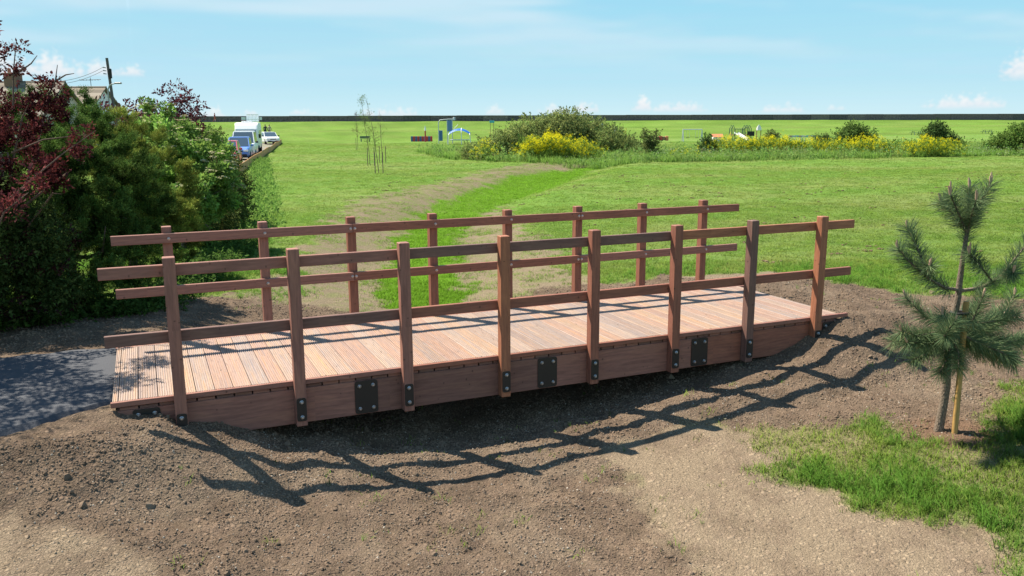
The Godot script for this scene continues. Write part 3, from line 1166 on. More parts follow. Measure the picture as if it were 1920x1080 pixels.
# ------------------------------------------------------------------ foliage
# a sprig: leaves round a short twig of length about 1
func sprig(n: int, l: float, w: float, spread: float, cola: Color, colb: Color, up := 0.3) -> ArrayMesh:
	var mb := MB.new()
	for i in n:
		var t := (i + 0.5) / n
		var at := Vector3(0, t * 0.7 - 0.2, 0) + rdir() * spread * 0.35
		var d := (rdir() + Vector3(0, up, 0) + at.normalized() * 0.6).normalized()
		var s := d.cross(rdir()).normalized()
		mb.col = cola.lerp(colb, rnd(0, 1))
		mb.leaf(at + d * spread * 0.15, d, s, l * rnd(0.7, 1.2), w * rnd(0.7, 1.2), rnd(0.0, 0.3))
	return mb.mesh()

# a flat feathery spray, as on a cypress: a spine with narrow leaves to both sides
func spray(n: int, cola: Color, colb: Color) -> ArrayMesh:
	var mb := MB.new()
	for k in 3:
		var ax := (Vector3(0, 1, 0) + rdir() * 0.55).normalized()
		var sd := ax.cross(rdir()).normalized()
		for i in n:
			var t := (i + 0.5) / n
			var s := 1.0 if i % 2 else -1.0
			var d := (ax * 0.75 + sd * s * 0.8 + rdir() * 0.25).normalized()
			mb.col = cola.lerp(colb, clampf(t + rnd(-0.3, 0.3), 0, 1))
			mb.leaf(ax * t * 0.8, d, (ax.cross(sd) * 0.5 + rdir()).normalized(), 0.34 * (1.15 - t * 0.5), 0.10, 0.1)
	return mb.mesh()

# sprigs spread over lobes [x, y, z, r]; shell is how much of the radius is leafy
func crown_on(parent: Node3D, called: String, ms: Array, mat: Material, lobes: Array, dens: float, size: float, tint: Color, vary: float, shell := 0.55, ymin := -9.0, upright := 0.4, squash := 1.0, lumps := 0.0) -> void:
	var where := []
	var tints := []
	for k in ms.size():
		where.append([])
		tints.append([])
	for lb in lobes:
		var r: float = lb[3]
		var num := int(dens * r * r * 12.566)
		# lumps: smaller tufts that stand out of the lobe, with hollows between them
		var lump := []
		for i in int(lumps * r * r * 12.566):
			lump.append(rdir())
		for i in num:
			var d := rdir()
			var rr: float = r * (1.0 - shell * pow(rnd(0, 1), 1.7)) * (1.0 + 0.22 * nz.get_noise_3d(lb[0] * 3.0 + d.x * 2.4, lb[1] * 3.0 + d.y * 2.4, lb[2] * 3.0 + d.z * 2.4))
			var bright := 1.0
			if lump.size():
				var u: Vector3 = lump[i % lump.size()]
				var h := rdir() * pow(rnd(0, 1), 0.5)
				d = (u + h * 0.36 / sqrt(lump.size() * 0.08 + 0.3)).normalized()
				rr = r * (0.72 + 0.3 * (1.0 - h.length_squared()) + rnd(-0.12, 0.05) + 0.12 * sin(float(i % lump.size()) * 2.4))
				bright = 0.85 + 0.3 * sin(float(i % lump.size()) * 4.1)
			var p := Vector3(lb[0], lb[1], lb[2]) + Vector3(d.x, d.y * squash, d.z) * rr
			if p.y < ymin:
				continue
			var y := (d + Vector3.UP * upright + rdir() * 0.5).normalized()
			var x := y.cross(rdir()).normalized()
			var s := size * rnd(0.65, 1.3)
			var k := rng.randi() % ms.size()
			where[k].append(Transform3D(Basis(x * s, y * s, x.cross(y) * s), p - parent.position))
			var b := (1.0 + rnd(-vary, vary)) * bright
			var clump := 1.0 + 0.35 * nz.get_noise_3d(p.x * 2.1, p.y * 2.1, p.z * 2.1 + 40.0)
			tints[k].append(Color(tint.r * b * clump * (1.0 + rnd(-0.1, 0.1)), tint.g * b * clump, tint.b * b * clump))
	joined(parent, called, ms, mat, where, tints)

func limbs(parent: Node3D, root: Vector3, lobes: Array, r0: float, mat: Material, each := 2) -> void:
	var top := Vector3.ZERO
	for lb in lobes: top += Vector3(lb[0], lb[1], lb[2])
	top /= lobes.size()
	var mb := MB.new()
	var mid := root.lerp(top, 0.5) + Vector3(rnd(-0.1, 0.1), 0, rnd(-0.1, 0.1))
	mb.tube([root - Vector3(0, 0.1, 0), root.lerp(mid, 0.5), mid, top], [r0, r0 * 0.85, r0 * 0.65, r0 * 0.3], 7)
	part(parent, "trunk", mb, mat)
	for lb in lobes:
		for e in each:
			var m2 := MB.new()
			var c := Vector3(lb[0], lb[1], lb[2])
			var a := root.lerp(top, rnd(0.3, 0.8))
			var b: Vector3 = c + rdir() * lb[3] * 0.85
			m2.tube([a, a.lerp(c, 0.5) + rdir() * 0.08, c.lerp(b, 0.3) + rdir() * 0.05, b], [r0 * 0.45, r0 * 0.3, r0 * 0.2, r0 * 0.06], 5)
			part(parent, "branch", m2, mat)

func build_hedge() -> void:
	var purple := [sprig(9, 0.55, 0.32, 0.6, Color(1, 1, 1), Color(0.6, 0.6, 0.7)), sprig(8, 0.6, 0.3, 0.7, Color(1.15, 0.9, 0.9), Color(0.8, 0.6, 0.6))]
	var conifer := [spray(7, Color(0.7, 0.72, 0.7), Color(1.15, 1.1, 1.0)), spray(8, Color(0.6, 0.65, 0.6), Color(1.3, 1.15, 0.9)), spray(6, Color(0.8, 0.8, 0.8), Color(1.0, 1.0, 1.0))]
	var broad := [sprig(8, 0.62, 0.26, 0.7, Color(1, 1, 1), Color(0.7, 0.78, 0.7), 0.0), sprig(9, 0.55, 0.24, 0.7, Color(1.1, 1.1, 0.9), Color(0.8, 0.85, 0.8), 0.0)]
	M.purple = purple
	M.conifer = conifer
	M.broad = broad
	var red := Color(0.13, 0.042, 0.042)
	# purple-leaved plum at the far left
	var lobes := [[0.98, 2.37, -4.56, 0.42], [0.9, 1.95, -3.94, 0.42], [1.24, 2.5, -4.78, 0.22], [1.3, 1.6, -3.6, 0.2], [0.3, 2.1, -4.6, 0.6], [-0.6, 1.9, -4.6, 0.8], [1.5, 1.85, -3.4, 0.2], [0.5, 1.6, -3.9, 0.35]]
	var low := [[0.75, 1.15, -4.0, 0.55], [0.15, 1.2, -4.3, 0.75], [0.6, 0.5, -3.9, 0.5], [1.15, 0.9, -4.0, 0.4], [-0.4, 0.7, -4.1, 0.7], [1.2, 0.35, -4.0, 0.35]]
	var over := [[-0.6, 2.6, -3.2, 0.7], [-1.2, 2.2, -2.6, 0.7], [-0.3, 3.1, -3.5, 0.6], [-1.6, 2.9, -3.4, 0.8], [-1.0, 3.5, -3.9, 0.7], [-2.0, 2.0, -2.3, 0.7], [0.1, 3.0, -2.9, 0.35], [-0.2, 2.4, -3.4, 0.5], [-1.0, 3.0, -1.5, 0.5], [-0.5, 3.1, -1.9, 0.5], [0.0, 3.0, -2.2, 0.45], [-0.6, 2.7, -2.5, 0.6], [0.35, 3.2, -2.6, 0.35], [-1.7, 2.7, -1.4, 0.6], [0.6, 3.1, -2.5, 0.28], [0.9, 3.0, -3.0, 0.2], [0.85, 3.3, -3.2, 0.2], [-1.4, 3.2, -0.9, 0.45]]
	var t := thing("purple_plum", Vector3(0.5, -0.15, -4.3), "purple-leaved plum tree with bare twigs at the left end of the hedge", "tree", "shrubs of the mixed hedge")
	limbs(t, Vector3(0.5, -0.15, -4.3), lobes, 0.05, M.twig, 1)
	crown_on(t, "crown", purple, M.hedge, lobes, 125.0, 0.08, red, 0.5, 0.85, -0.1, 0.5, 1.0, 9.0)
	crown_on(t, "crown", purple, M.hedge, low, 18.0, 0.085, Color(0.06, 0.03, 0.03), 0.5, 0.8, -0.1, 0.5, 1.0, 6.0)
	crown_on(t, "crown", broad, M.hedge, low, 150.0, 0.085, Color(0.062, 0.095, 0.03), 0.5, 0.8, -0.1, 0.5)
	crown_on(t, "crown", purple, M.leaf, over, 80.0, 0.09, red, 0.35, 0.9, -0.1, 0.5)
	# long bare twigs that reach out of it
	var tw := [[Vector3(0.9, 2.5, -4.6), Vector3(0.95, 2.95, -4.6), Vector3(1.02, 3.32, -4.6)], [Vector3(0.95, 2.9, -4.6), Vector3(1.15, 3.05, -4.6), Vector3(1.22, 3.15, -4.65)], [Vector3(1.2, 2.5, -4.7), Vector3(1.38, 2.85, -4.75), Vector3(1.42, 3.05, -4.8)], [Vector3(1.38, 2.85, -4.75), Vector3(1.5, 2.93, -4.8), Vector3(1.6, 2.95, -4.8)],
		[Vector3(0.9, 1.5, -3.3), Vector3(1.2, 1.75, -3.15), Vector3(1.5, 2.0, -3.1), Vector3(1.85, 2.25, -3.2)], [Vector3(0.75, 1.1, -3.0), Vector3(0.9, 1.4, -2.9), Vector3(1.15, 1.6, -2.9)], [Vector3(0.95, 2.0, -3.6), Vector3(1.3, 2.15, -3.4), Vector3(1.75, 2.2, -3.3)]]
	for p in tw:
		var mb := MB.new()
		var rr := []
		for k in p.size(): rr.append(lerpf(0.013, 0.004, k / float(p.size() - 1)))
		mb.tube(p, rr, 5)
		part(t, "bare_twig", mb, M.twig)
	var tips := [[1.02, 3.2, -4.6, 0.13], [0.95, 2.95, -4.6, 0.12], [1.42, 2.75, -4.8, 0.14], [1.3, 2.8, -4.75, 0.16], [1.75, 2.2, -3.25, 0.12], [1.2, 1.7, -3.1, 0.16], [1.62, 2.05, -3.2, 0.14], [0.95, 1.45, -2.95, 0.15]]
	crown_on(t, "crown", purple, M.hedge, tips, 110.0, 0.075, red * 1.15, 0.35, 1.0)
	# dark cypress
	lobes = [[1.39, 2.50, -7.11, 0.33], [1.56, 2.10, -6.60, 0.50], [1.85, 1.58, -6.04, 0.66], [2.0, 1.00, -5.63, 0.64], [1.43, 1.41, -5.45, 0.78], [1.65, 0.5, -5.0, 0.6], [1.15, 0.62, -4.9, 0.7], [2.1, 0.45, -5.9, 0.45], [0.75, 0.3, -4.6, 0.6], [0.6, 1.4, -6.2, 0.9], [0.3, 0.7, -5.2, 0.9], [0.9, 2.2, -7.2, 0.6], [0.95, 1.75, -5.4, 0.5], [1.2, 2.15, -5.9, 0.4], [0.5, 1.0, -4.9, 0.6]]
	t = thing("dark_cypress", Vector3(1.3, -0.2, -6.0), "dark green cypress hedge tree behind the purple plum", "conifer", "shrubs of the mixed hedge")
	limbs(t, Vector3(1.3, -0.2, -6.0), lobes, 0.09, M.bark, 1)
	crown_on(t, "crown", conifer, M.hedge, lobes, 300.0, 0.12, Color(0.092, 0.168, 0.04), 0.4, 0.6, -0.25, 0.9, 1.0, 11.0)
	# golden cypress
	lobes = [[1.95, 2.19, -9.58, 0.42], [2.28, 1.78, -8.95, 0.56], [2.55, 1.29, -8.4, 0.58], [2.74, 0.80, -8.1, 0.48], [2.4, 0.75, -7.85, 0.54], [2.66, 0.35, -7.75, 0.45], [1.7, 1.4, -9.0, 0.8], [1.8, 0.6, -8.4, 0.8], [1.9, 1.7, -8.2, 0.45]]
	t = thing("golden_cypress", Vector3(2.0, -0.2, -8.7), "yellow-green cypress in the middle of the hedge", "conifer", "shrubs of the mixed hedge")
	limbs(t, Vector3(2.0, -0.2, -8.7), lobes, 0.08, M.bark, 1)
	crown_on(t, "crown", conifer, M.hedge, lobes, 250.0, 0.12, Color(0.235, 0.29, 0.06), 0.4, 0.6, -0.25, 0.9, 1.0, 11.0)
	# elder in flower
	lobes = [[2.49, 2.39, -14.28, 0.38], [2.94, 2.04, -12.99, 0.55], [3.39, 1.81, -12.24, 0.57], [3.07, 1.44, -11.84, 0.63], [3.68, 1.32, -11.57, 0.52], [3.46, 0.85, -11.12, 0.54], [3.92, 0.87, -11.47, 0.34], [3.06, 0.63, -10.75, 0.49], [2.5, 1.3, -12.3, 0.8], [3.4, 0.3, -10.9, 0.5]]
	t = thing("elder", Vector3(3.0, -0.25, -12.0), "light green elder bush with flat cream flower heads", "shrub", "shrubs of the mixed hedge")
	limbs(t, Vector3(3.0, -0.25, -12.0), lobes, 0.06, M.bark, 2)
	crown_on(t, "crown", broad, M.leaf, lobes, 90.0, 0.16, Color(0.22, 0.36, 0.085), 0.3, 0.6, -0.3, -0.1, 1.0, 3.0)
	var um := MB.new()
	for k in 26:
		var a := rnd(0, TAU)
		var r := sqrt(rnd(0, 1)) * 0.5
		um.col = Color(1, 1, 1) * rnd(0.85, 1.05)
		var at := Vector3(cos(a) * r, 0.08 - r * r * 0.3 + rnd(-0.02, 0.02), sin(a) * r)
		var q := Vector3(cos(a * 3.0), 0.2, sin(a * 3.0)).normalized()
		um.leaf(at - q * 0.1, q, Vector3.UP.cross(q).normalized(), 0.2, 0.18, 0.0)
	var where := []
	var tints := []
	for lb in lobes.slice(0, 8):
		for k in int(7.0 + lb[3] * 24.0):
			var d := rdir()
			d.y = absf(d.y) * 0.8 + 0.1
			d = (d + Vector3(0.3, 0, 0.25)).normalized()
			var p: Vector3 = Vector3(lb[0], lb[1], lb[2]) + d * lb[3] * rnd(0.95, 1.1)
			var y := (Vector3.UP * 1.6 + d * 0.6).normalized()
			var x := y.cross(rdir()).normalized()
			var s := rnd(0.10, 0.2)
			where.append(Transform3D(Basis(x * s, y * s, x.cross(y) * s), p - t.position))
			tints.append(Color(0.58, 0.56, 0.33) * rnd(0.8, 1.05))
	joined(t, "flower_heads", [um.mesh()], M.petal, [where], [tints])
	# purple shrub beyond
	lobes = [[2.42, 2.5, -17.58, 0.36], [2.93, 2.45, -17.36, 0.42], [3.35, 2.85, -17.17, 0.46], [3.75, 2.6, -17.51, 0.38], [2.03, 2.4, -15.57, 0.38], [1.57, 2.4, -13.59, 0.36], [3.3, 2.2, -17.3, 0.6], [2.5, 2.0, -17.0, 0.7], [1.7, 1.9, -14.5, 0.6]]
	t = thing("purple_hazel", Vector3(2.6, -0.3, -16.8), "airy purple shrub that stands up behind the elder against the sky", "shrub", "shrubs of the mixed hedge")
	limbs(t, Vector3(2.6, -0.3, -16.8), lobes, 0.05, M.twig, 4)
	crown_on(t, "crown", purple, M.leaf, lobes, 34.0, 0.14, Color(0.11, 0.04, 0.05), 0.3, 0.95, 0.0, 0.6, 1.2)
	# dark shrub that ends the row
	lobes = [[4.1, 1.80, -17.80, 0.42], [3.9, 1.45, -16.84, 0.55], [4.3, 1.2, -16.61, 0.45], [4.5, 0.6, -16.02, 0.48], [4.15, 0.2, -15.13, 0.58], [3.70, 0.06, -13.75, 0.6], [4.5, 0.1, -16.01, 0.42], [3.3, -0.05, -12.4, 0.45], [3.8, 0.9, -16.0, 0.8]]
	t = thing("dark_laurel", Vector3(4.2, -0.35, -16.2), "dark green shrub at the far end of the hedge next to the parked cars", "shrub", "shrubs of the mixed hedge")
	limbs(t, Vector3(4.2, -0.35, -16.2), lobes, 0.06, M.bark, 1)
	crown_on(t, "crown", broad, M.leaf, lobes, 130.0, 0.13, Color(0.09, 0.115, 0.035), 0.4, 0.6, -0.4, 0.2)
	# undergrowth at the foot of the hedge
	where = [[], []]
	tints = [[], []]
	for k in 2600:
		var s := rnd(0, 1)
		var p := Vector3(-0.8, 0, -3.6).lerp(Vector3(2.3, 0, -5.2), s * 2.0) if s < 0.5 else Vector3(2.3, 0, -5.2).lerp(Vector3(4.6, 0, -13.5), s * 2.0 - 1.0)
		p += Vector3(rnd(-0.35, 0.45), 0, rnd(-0.4, 0.35))
		if p.x > -0.5 and p.x < 1.9 and p.z > -2.75: continue
		p.y = gh0(p.x, p.z) + rnd(0.0, 0.28) * rnd(0.2, 1.0)
		var y := (Vector3.UP + rdir() * 0.8).normalized()
		var x := y.cross(rdir()).normalized()
		var sc := rnd(0.07, 0.16)
		where[k % 2].append(Transform3D(Basis(x * sc, y * sc, x.cross(y) * sc), p))
		tints[k % 2].append(Color(0.075, 0.14, 0.032) * rnd(0.6, 1.4))
	for k in 2:
		var o := copies(self, "undergrowth", broad[k], M.leaf, where[k], tints[k])
		tag(o, ["low leafy undergrowth along the foot of the mixed hedge", "weeds mixed into the undergrowth at the foot of the hedge"][k], "undergrowth", "", "stuff")

# ------------------------------------------------------------------ the young pine, its stake and tie
func shoot(parent: Node3D, pts: Array, r0: float, r1: float, from: float, dens: float, candle: float) -> void:
	# a branch of the pine: bark tube, needles over its outer length, pale candles at the tip
	var rr := []
	for k in pts.size(): rr.append(lerpf(r0, r1, k / float(pts.size() - 1)))
	var mb := MB.new()
	mb.us = 0.25
	mb.tube(pts, rr, 7)
	var br := part(parent, "branch", mb, M.bark)
	var len := 0.0
	for k in pts.size() - 1: len += (pts[k + 1] - pts[k]).length()
	var nb := MB.new()
	var num := int(len * (1.0 - from * 0.45) * dens) + 60
	for i in num:
		var t := lerpf(from * 0.45, 1.0, (i + rnd(0, 1)) / num) * (pts.size() - 1)
		var k := mini(int(t), pts.size() - 2)
		var p: Vector3 = pts[k].lerp(pts[k + 1], t - k)
		var ax: Vector3 = (pts[k + 1] - pts[k]).normalized()
		var o := ax.cross(rdir()).normalized()
		var d := (ax * rnd(0.5, 1.15) + o + Vector3(0, -0.06, 0)).normalized()
		var l := rnd(0.09, 0.185)
		nb.col = Color(0.075, 0.13, 0.068).lerp(Color(0.20, 0.27, 0.13), rnd(0, 1)).lerp(Color(0.25, 0.19, 0.09), 0.6 if rnd(0, 1) < 0.05 else 0.0) * rnd(0.75, 1.2)
		var sd := d.cross(rdir()).normalized()
		var b := nb.v.size()
		var w := 0.0017
		var sag := Vector3(0, -0.012, 0)
		for q in [p - sd * w, p + sd * w, p + d * l * 0.6 + sd * w + sag * 0.3, p + d * l * 0.6 - sd * w + sag * 0.3, p + d * l + sag]:
			nb.v.push_back(q)
			nb.n.push_back(d.cross(sd))
			nb.uv.push_back(Vector2.ZERO)
			nb.c.push_back(nb.col)
		nb.ix.append_array([b, b + 1, b + 2, b, b + 2, b + 3, b + 3, b + 2, b + 4])
	part(br, "needles", nb, M.needle)
	if candle > 0.0:
		var tip: Vector3 = pts[pts.size() - 1]
		var ax: Vector3 = (tip - pts[pts.size() - 2]).normalized()
		for k in 3:
			var cb := MB.new()
			var dd := (ax * 0.5 + Vector3.UP * 1.2 + rdir() * 0.28).normalized()
			var l := candle * rnd(0.55, 1.0) * (1.0 if k == 0 else 0.7)
			cb.tube([tip, tip + dd * l * 0.5, tip + dd * l * 0.9, tip + dd * l], [0.0085, 0.0095, 0.007, 0.002], 6)
			part(br, "candle", cb, M.candle)

func V(x: float, y: float, z: float) -> Vector3:
	return Vector3(x, y, z)

func build_pine() -> void:
	M.candle = std(Color(0.66, 0.55, 0.47), 0.8)
	var t := thing("pine_sapling", V(8.9, -0.52, 2.3), "young pine with long needles and pale shoot tips, tied to a stake", "tree")
	var mb := MB.new()
	mb.us = 0.35
	mb.tube([V(8.89, -0.58, 2.30), V(8.9, -0.50, 2.30), V(8.92, -0.24, 2.31), V(8.925, -0.06, 2.31), V(8.91, 0.22, 2.30), V(8.93, 0.53, 2.31), V(8.95, 0.75, 2.32), V(8.95, 0.87, 2.32), V(8.96, 1.12, 2.32), V(8.97, 1.38, 2.33)], [0.05, 0.042, 0.036, 0.039, 0.033, 0.03, 0.028, 0.027, 0.02, 0.018], 10)
	part(t, "trunk", mb, M.bark)
	var B := [
		[[V(8.96, 1.15, 2.32), V(8.97, 1.38, 2.33), V(8.94, 1.60, 2.34), V(8.95, 1.74, 2.32)], 0.015, 0.006, 0.3, 0.12],
		[[V(8.97, 1.35, 2.33), V(8.87, 1.53, 2.23), V(8.82, 1.62, 2.15)], 0.01, 0.005, 0.2, 0.1],
		[[V(8.97, 1.35, 2.33), V(8.79, 1.54, 2.36), V(8.67, 1.70, 2.36)], 0.011, 0.005, 0.2, 0.13],
		[[V(8.97, 1.35, 2.33), V(8.90, 1.53, 2.41), V(8.83, 1.66, 2.49)], 0.011, 0.005, 0.2, 0.12],
		[[V(8.97, 1.35, 2.33), V(9.13, 1.58, 2.29), V(9.25, 1.76, 2.29)], 0.011, 0.005, 0.2, 0.13],
		[[V(8.95, 0.83, 2.32), V(8.74, 0.87, 2.34), V(8.56, 0.97, 2.31), V(8.40, 1.11, 2.24), V(8.33, 1.23, 2.16)], 0.017, 0.006, 0.3, 0.1],
		[[V(8.56, 0.97, 2.31), V(8.49, 1.23, 2.23), V(8.48, 1.40, 2.11)], 0.01, 0.005, 0.15, 0.12],
		[[V(8.57, 0.97, 2.31), V(8.47, 1.06, 2.38), V(8.43, 1.11, 2.42)], 0.008, 0.005, 0.2, 0.1],
		[[V(8.96, 0.82, 2.32), V(9.18, 0.84, 2.37), V(9.39, 0.94, 2.40), V(9.55, 1.20, 2.47), V(9.64, 1.32, 2.51)], 0.018, 0.006, 0.3, 0.12],
		[[V(9.29, 0.90, 2.38), V(9.05, 1.07, 2.42), V(8.92, 1.18, 2.41)], 0.009, 0.005, 0.3, 0.11],
		[[V(9.40, 0.93, 2.41), V(9.27, 0.99, 2.57), V(9.24, 1.02, 2.61)], 0.008, 0.005, 0.2, 0.1],
		[[V(8.95, 0.48, 2.32), V(8.92, 0.50, 2.20), V(8.86, 0.54, 2.06), V(8.77, 0.70, 1.91)], 0.014, 0.005, 0.4, 0.09],
		[[V(8.93, 0.45, 2.31), V(8.60, 0.48, 2.38), V(8.39, 0.48, 2.40), V(8.21, 0.54, 2.38)], 0.015, 0.005, 0.3, 0.09],
		[[V(8.93, 0.43, 2.31), V(8.56, 0.40, 2.42), V(8.22, 0.45, 2.44)], 0.014, 0.005, 0.35, 0.06],
		[[V(8.96, 0.45, 2.32), V(8.66, 0.50, 2.52), V(8.47, 0.52, 2.60), V(8.53, 0.66, 2.64)], 0.013, 0.005, 0.35, 0.07],
		[[V(8.96, 0.45, 2.32), V(9.22, 0.42, 2.33), V(9.45, 0.45, 2.37), V(9.61, 0.74, 2.39)], 0.015, 0.005, 0.35, 0.11],
		[[V(8.96, 0.44, 2.33), V(9.07, 0.36, 2.48), V(9.18, 0.30, 2.64), V(9.25, 0.22, 2.72)], 0.014, 0.006, 0.3, 0.0],
		[[V(8.96, 0.45, 2.32), V(8.91, 0.60, 2.52), V(8.93, 0.83, 2.58)], 0.012, 0.005, 0.3, 0.1],
		[[V(8.96, 0.45, 2.32), V(9.34, 0.32, 2.16), V(9.75, 0.21, 2.12), V(10.05, 0.22, 2.21)], 0.015, 0.006, 0.3, 0.0],
		[[V(8.94, 0.40, 2.31), V(8.80, 0.30, 2.5), V(8.66, 0.22, 2.62)], 0.01, 0.005, 0.3, 0.0],
		[[V(8.96, 0.42, 2.32), V(9.3, 0.3, 2.45), V(9.55, 0.18, 2.5)], 0.011, 0.005, 0.25, 0.0],
		[[V(8.96, 0.5, 2.32), V(9.2, 0.55, 2.5), V(9.38, 0.62, 2.6)], 0.01, 0.005, 0.3, 0.08],
		[[V(8.94, 0.42, 2.31), V(8.72, 0.28, 2.3), V(8.5, 0.22, 2.28)], 0.01, 0.005, 0.35, 0.0],
		[[V(8.95, 0.5, 2.32), V(8.8, 0.55, 2.42), V(8.62, 0.66, 2.44)], 0.01, 0.005, 0.3, 0.08],
		[[V(8.95, 0.45, 2.32), V(8.7, 0.36, 2.2), V(8.42, 0.36, 2.12)], 0.012, 0.005, 0.3, 0.0],
		[[V(8.96, 0.46, 2.32), V(9.15, 0.5, 2.2), V(9.4, 0.62, 2.15)], 0.012, 0.005, 0.3, 0.08],
		[[V(8.96, 0.40, 2.32), V(9.25, 0.24, 2.3), V(9.6, 0.1, 2.34)], 0.012, 0.005, 0.25, 0.0],
		[[V(8.96, 0.40, 2.32), V(9.05, 0.26, 2.2), V(9.3, 0.16, 2.05)], 0.011, 0.005, 0.25, 0.0],
		[[V(9.3, 0.33, 2.3), V(9.6, 0.3, 2.42), V(9.85, 0.34, 2.48)], 0.01, 0.005, 0.2, 0.07],
		[[V(9.4, 0.3, 2.15), V(9.7, 0.36, 2.05), V(9.95, 0.48, 2.0)], 0.01, 0.005, 0.2, 0.08],
		[[V(8.93, 0.42, 2.32), V(8.78, 0.26, 2.42), V(8.58, 0.14, 2.5)], 0.01, 0.005, 0.3, 0.0]]
	for b in B:
		shoot(t, b[0], b[1], b[2], b[3], 1150.0, b[4])
	var sk := MB.new()
	sk.us = 2.0
	sk.tube([V(8.96, -0.6, 2.42), V(8.96, -0.49, 2.42), V(8.985, 0.3, 2.39), V(9.0, 0.70, 2.37), V(9.0, 0.73, 2.37)], [0.027, 0.027, 0.026, 0.026, 0.023], 12)
	var o := part(self, "tree_stake", sk, M.stake)
	tag(o, "round pale wooden stake beside the young pine", "stake")
	var tie := MB.new()
	tie.tube([V(8.91, 0.62, 2.29), V(8.90, 0.62, 2.36), V(8.97, 0.625, 2.415), V(9.035, 0.625, 2.40), V(9.035, 0.625, 2.34), V(8.98, 0.62, 2.27), V(8.91, 0.62, 2.29)], [0.014, 0.014, 0.014, 0.014, 0.014, 0.014, 0.014], 6)
	o = part(self, "tree_tie", tie, M.black)
	tag(o, "black rubber tie round the young pine and its stake", "tie")

func build_saplings() -> void:
	var leafy := sprig(7, 0.6, 0.16, 0.7, Color(1, 1, 1), Color(0.7, 0.8, 0.7), 0.0)
	var spec := [
		[22.5, -77.2, 3.6, "thin sapling with reddish leaves, farthest of the staked saplings", Color(0.10, 0.05, 0.04), 0.5, 1],
		[15.81, -45.92, 4.3, "tall leafy willow sapling with light green leaves on the lawn", Color(0.15, 0.21, 0.06), 1.0, 2],
		[14.21, -37.92, 4.0, "nearest staked sapling, leaning thin stem with few leaves", Color(0.14, 0.20, 0.06), 0.35, 2],
		[17.61, -49.76, 3.6, "bare slender sapling between two stakes, right of the other saplings", Color(0.15, 0.19, 0.07), 0.12, 2]]
	for s in spec:
		var y := gh0(s[0], s[1])
		var at := V(s[0], y, s[1])
		var t := thing("sapling", at, s[3], "sapling", "staked saplings on the lawn")
		var lean := V(-0.35, 0, 0.1) if s[6] == 2 and s[2] > 3.7 else V(-0.05, 0, 0)
		var mb := MB.new()
		var p := []
		for k in 6: p.append(at + V(0, s[2] * k / 5.0 - 0.05, 0) + lean * pow(k / 5.0, 1.3) * 1.6 + rdir() * 0.03)
		mb.tube(p, [0.022, 0.02, 0.017, 0.014, 0.01, 0.005], 6)
		part(t, "trunk", mb, M.bark)
		var lobes := []
		for k in 9:
			var f := rnd(0.35, 1.0) * 4.99
			var q: Vector3 = p[int(f)].lerp(p[int(f) + 1], f - int(f))
			var e := q + V(rnd(-0.55, 0.55), rnd(0.2, 0.6), rnd(-0.5, 0.5)) * (1.2 - f / 6.0)
			var b2 := MB.new()
			b2.tube([q, q.lerp(e, 0.5) + V(0, 0.05, 0), e], [0.011, 0.008, 0.004], 4)
			part(t, "branch", b2, M.twig)
			lobes.append([e.x, e.y, e.z, 0.22])
			lobes.append([q.x, q.y, q.z, 0.2])
		crown_on(t, "crown", [leafy], M.leaf, lobes, 22.0 * s[5], 0.11, s[4], 0.3, 1.0)
		for k in s[6]:
			var x: float = s[0] + (-0.22 if k == 0 else 0.22)
			var z: float = s[1] + 0.12
			var st := MB.new()
			st.tube([V(x, y - 0.1, z), V(x, y + 1.15, z)], [0.025, 0.024], 7)
			var o := part(self, "sapling_stake", st, M.bark)
			tag(o, ("left" if k == 0 else "right") + " brown stake of the " + s[3].split(",")[0], "stake", "stakes of the saplings")

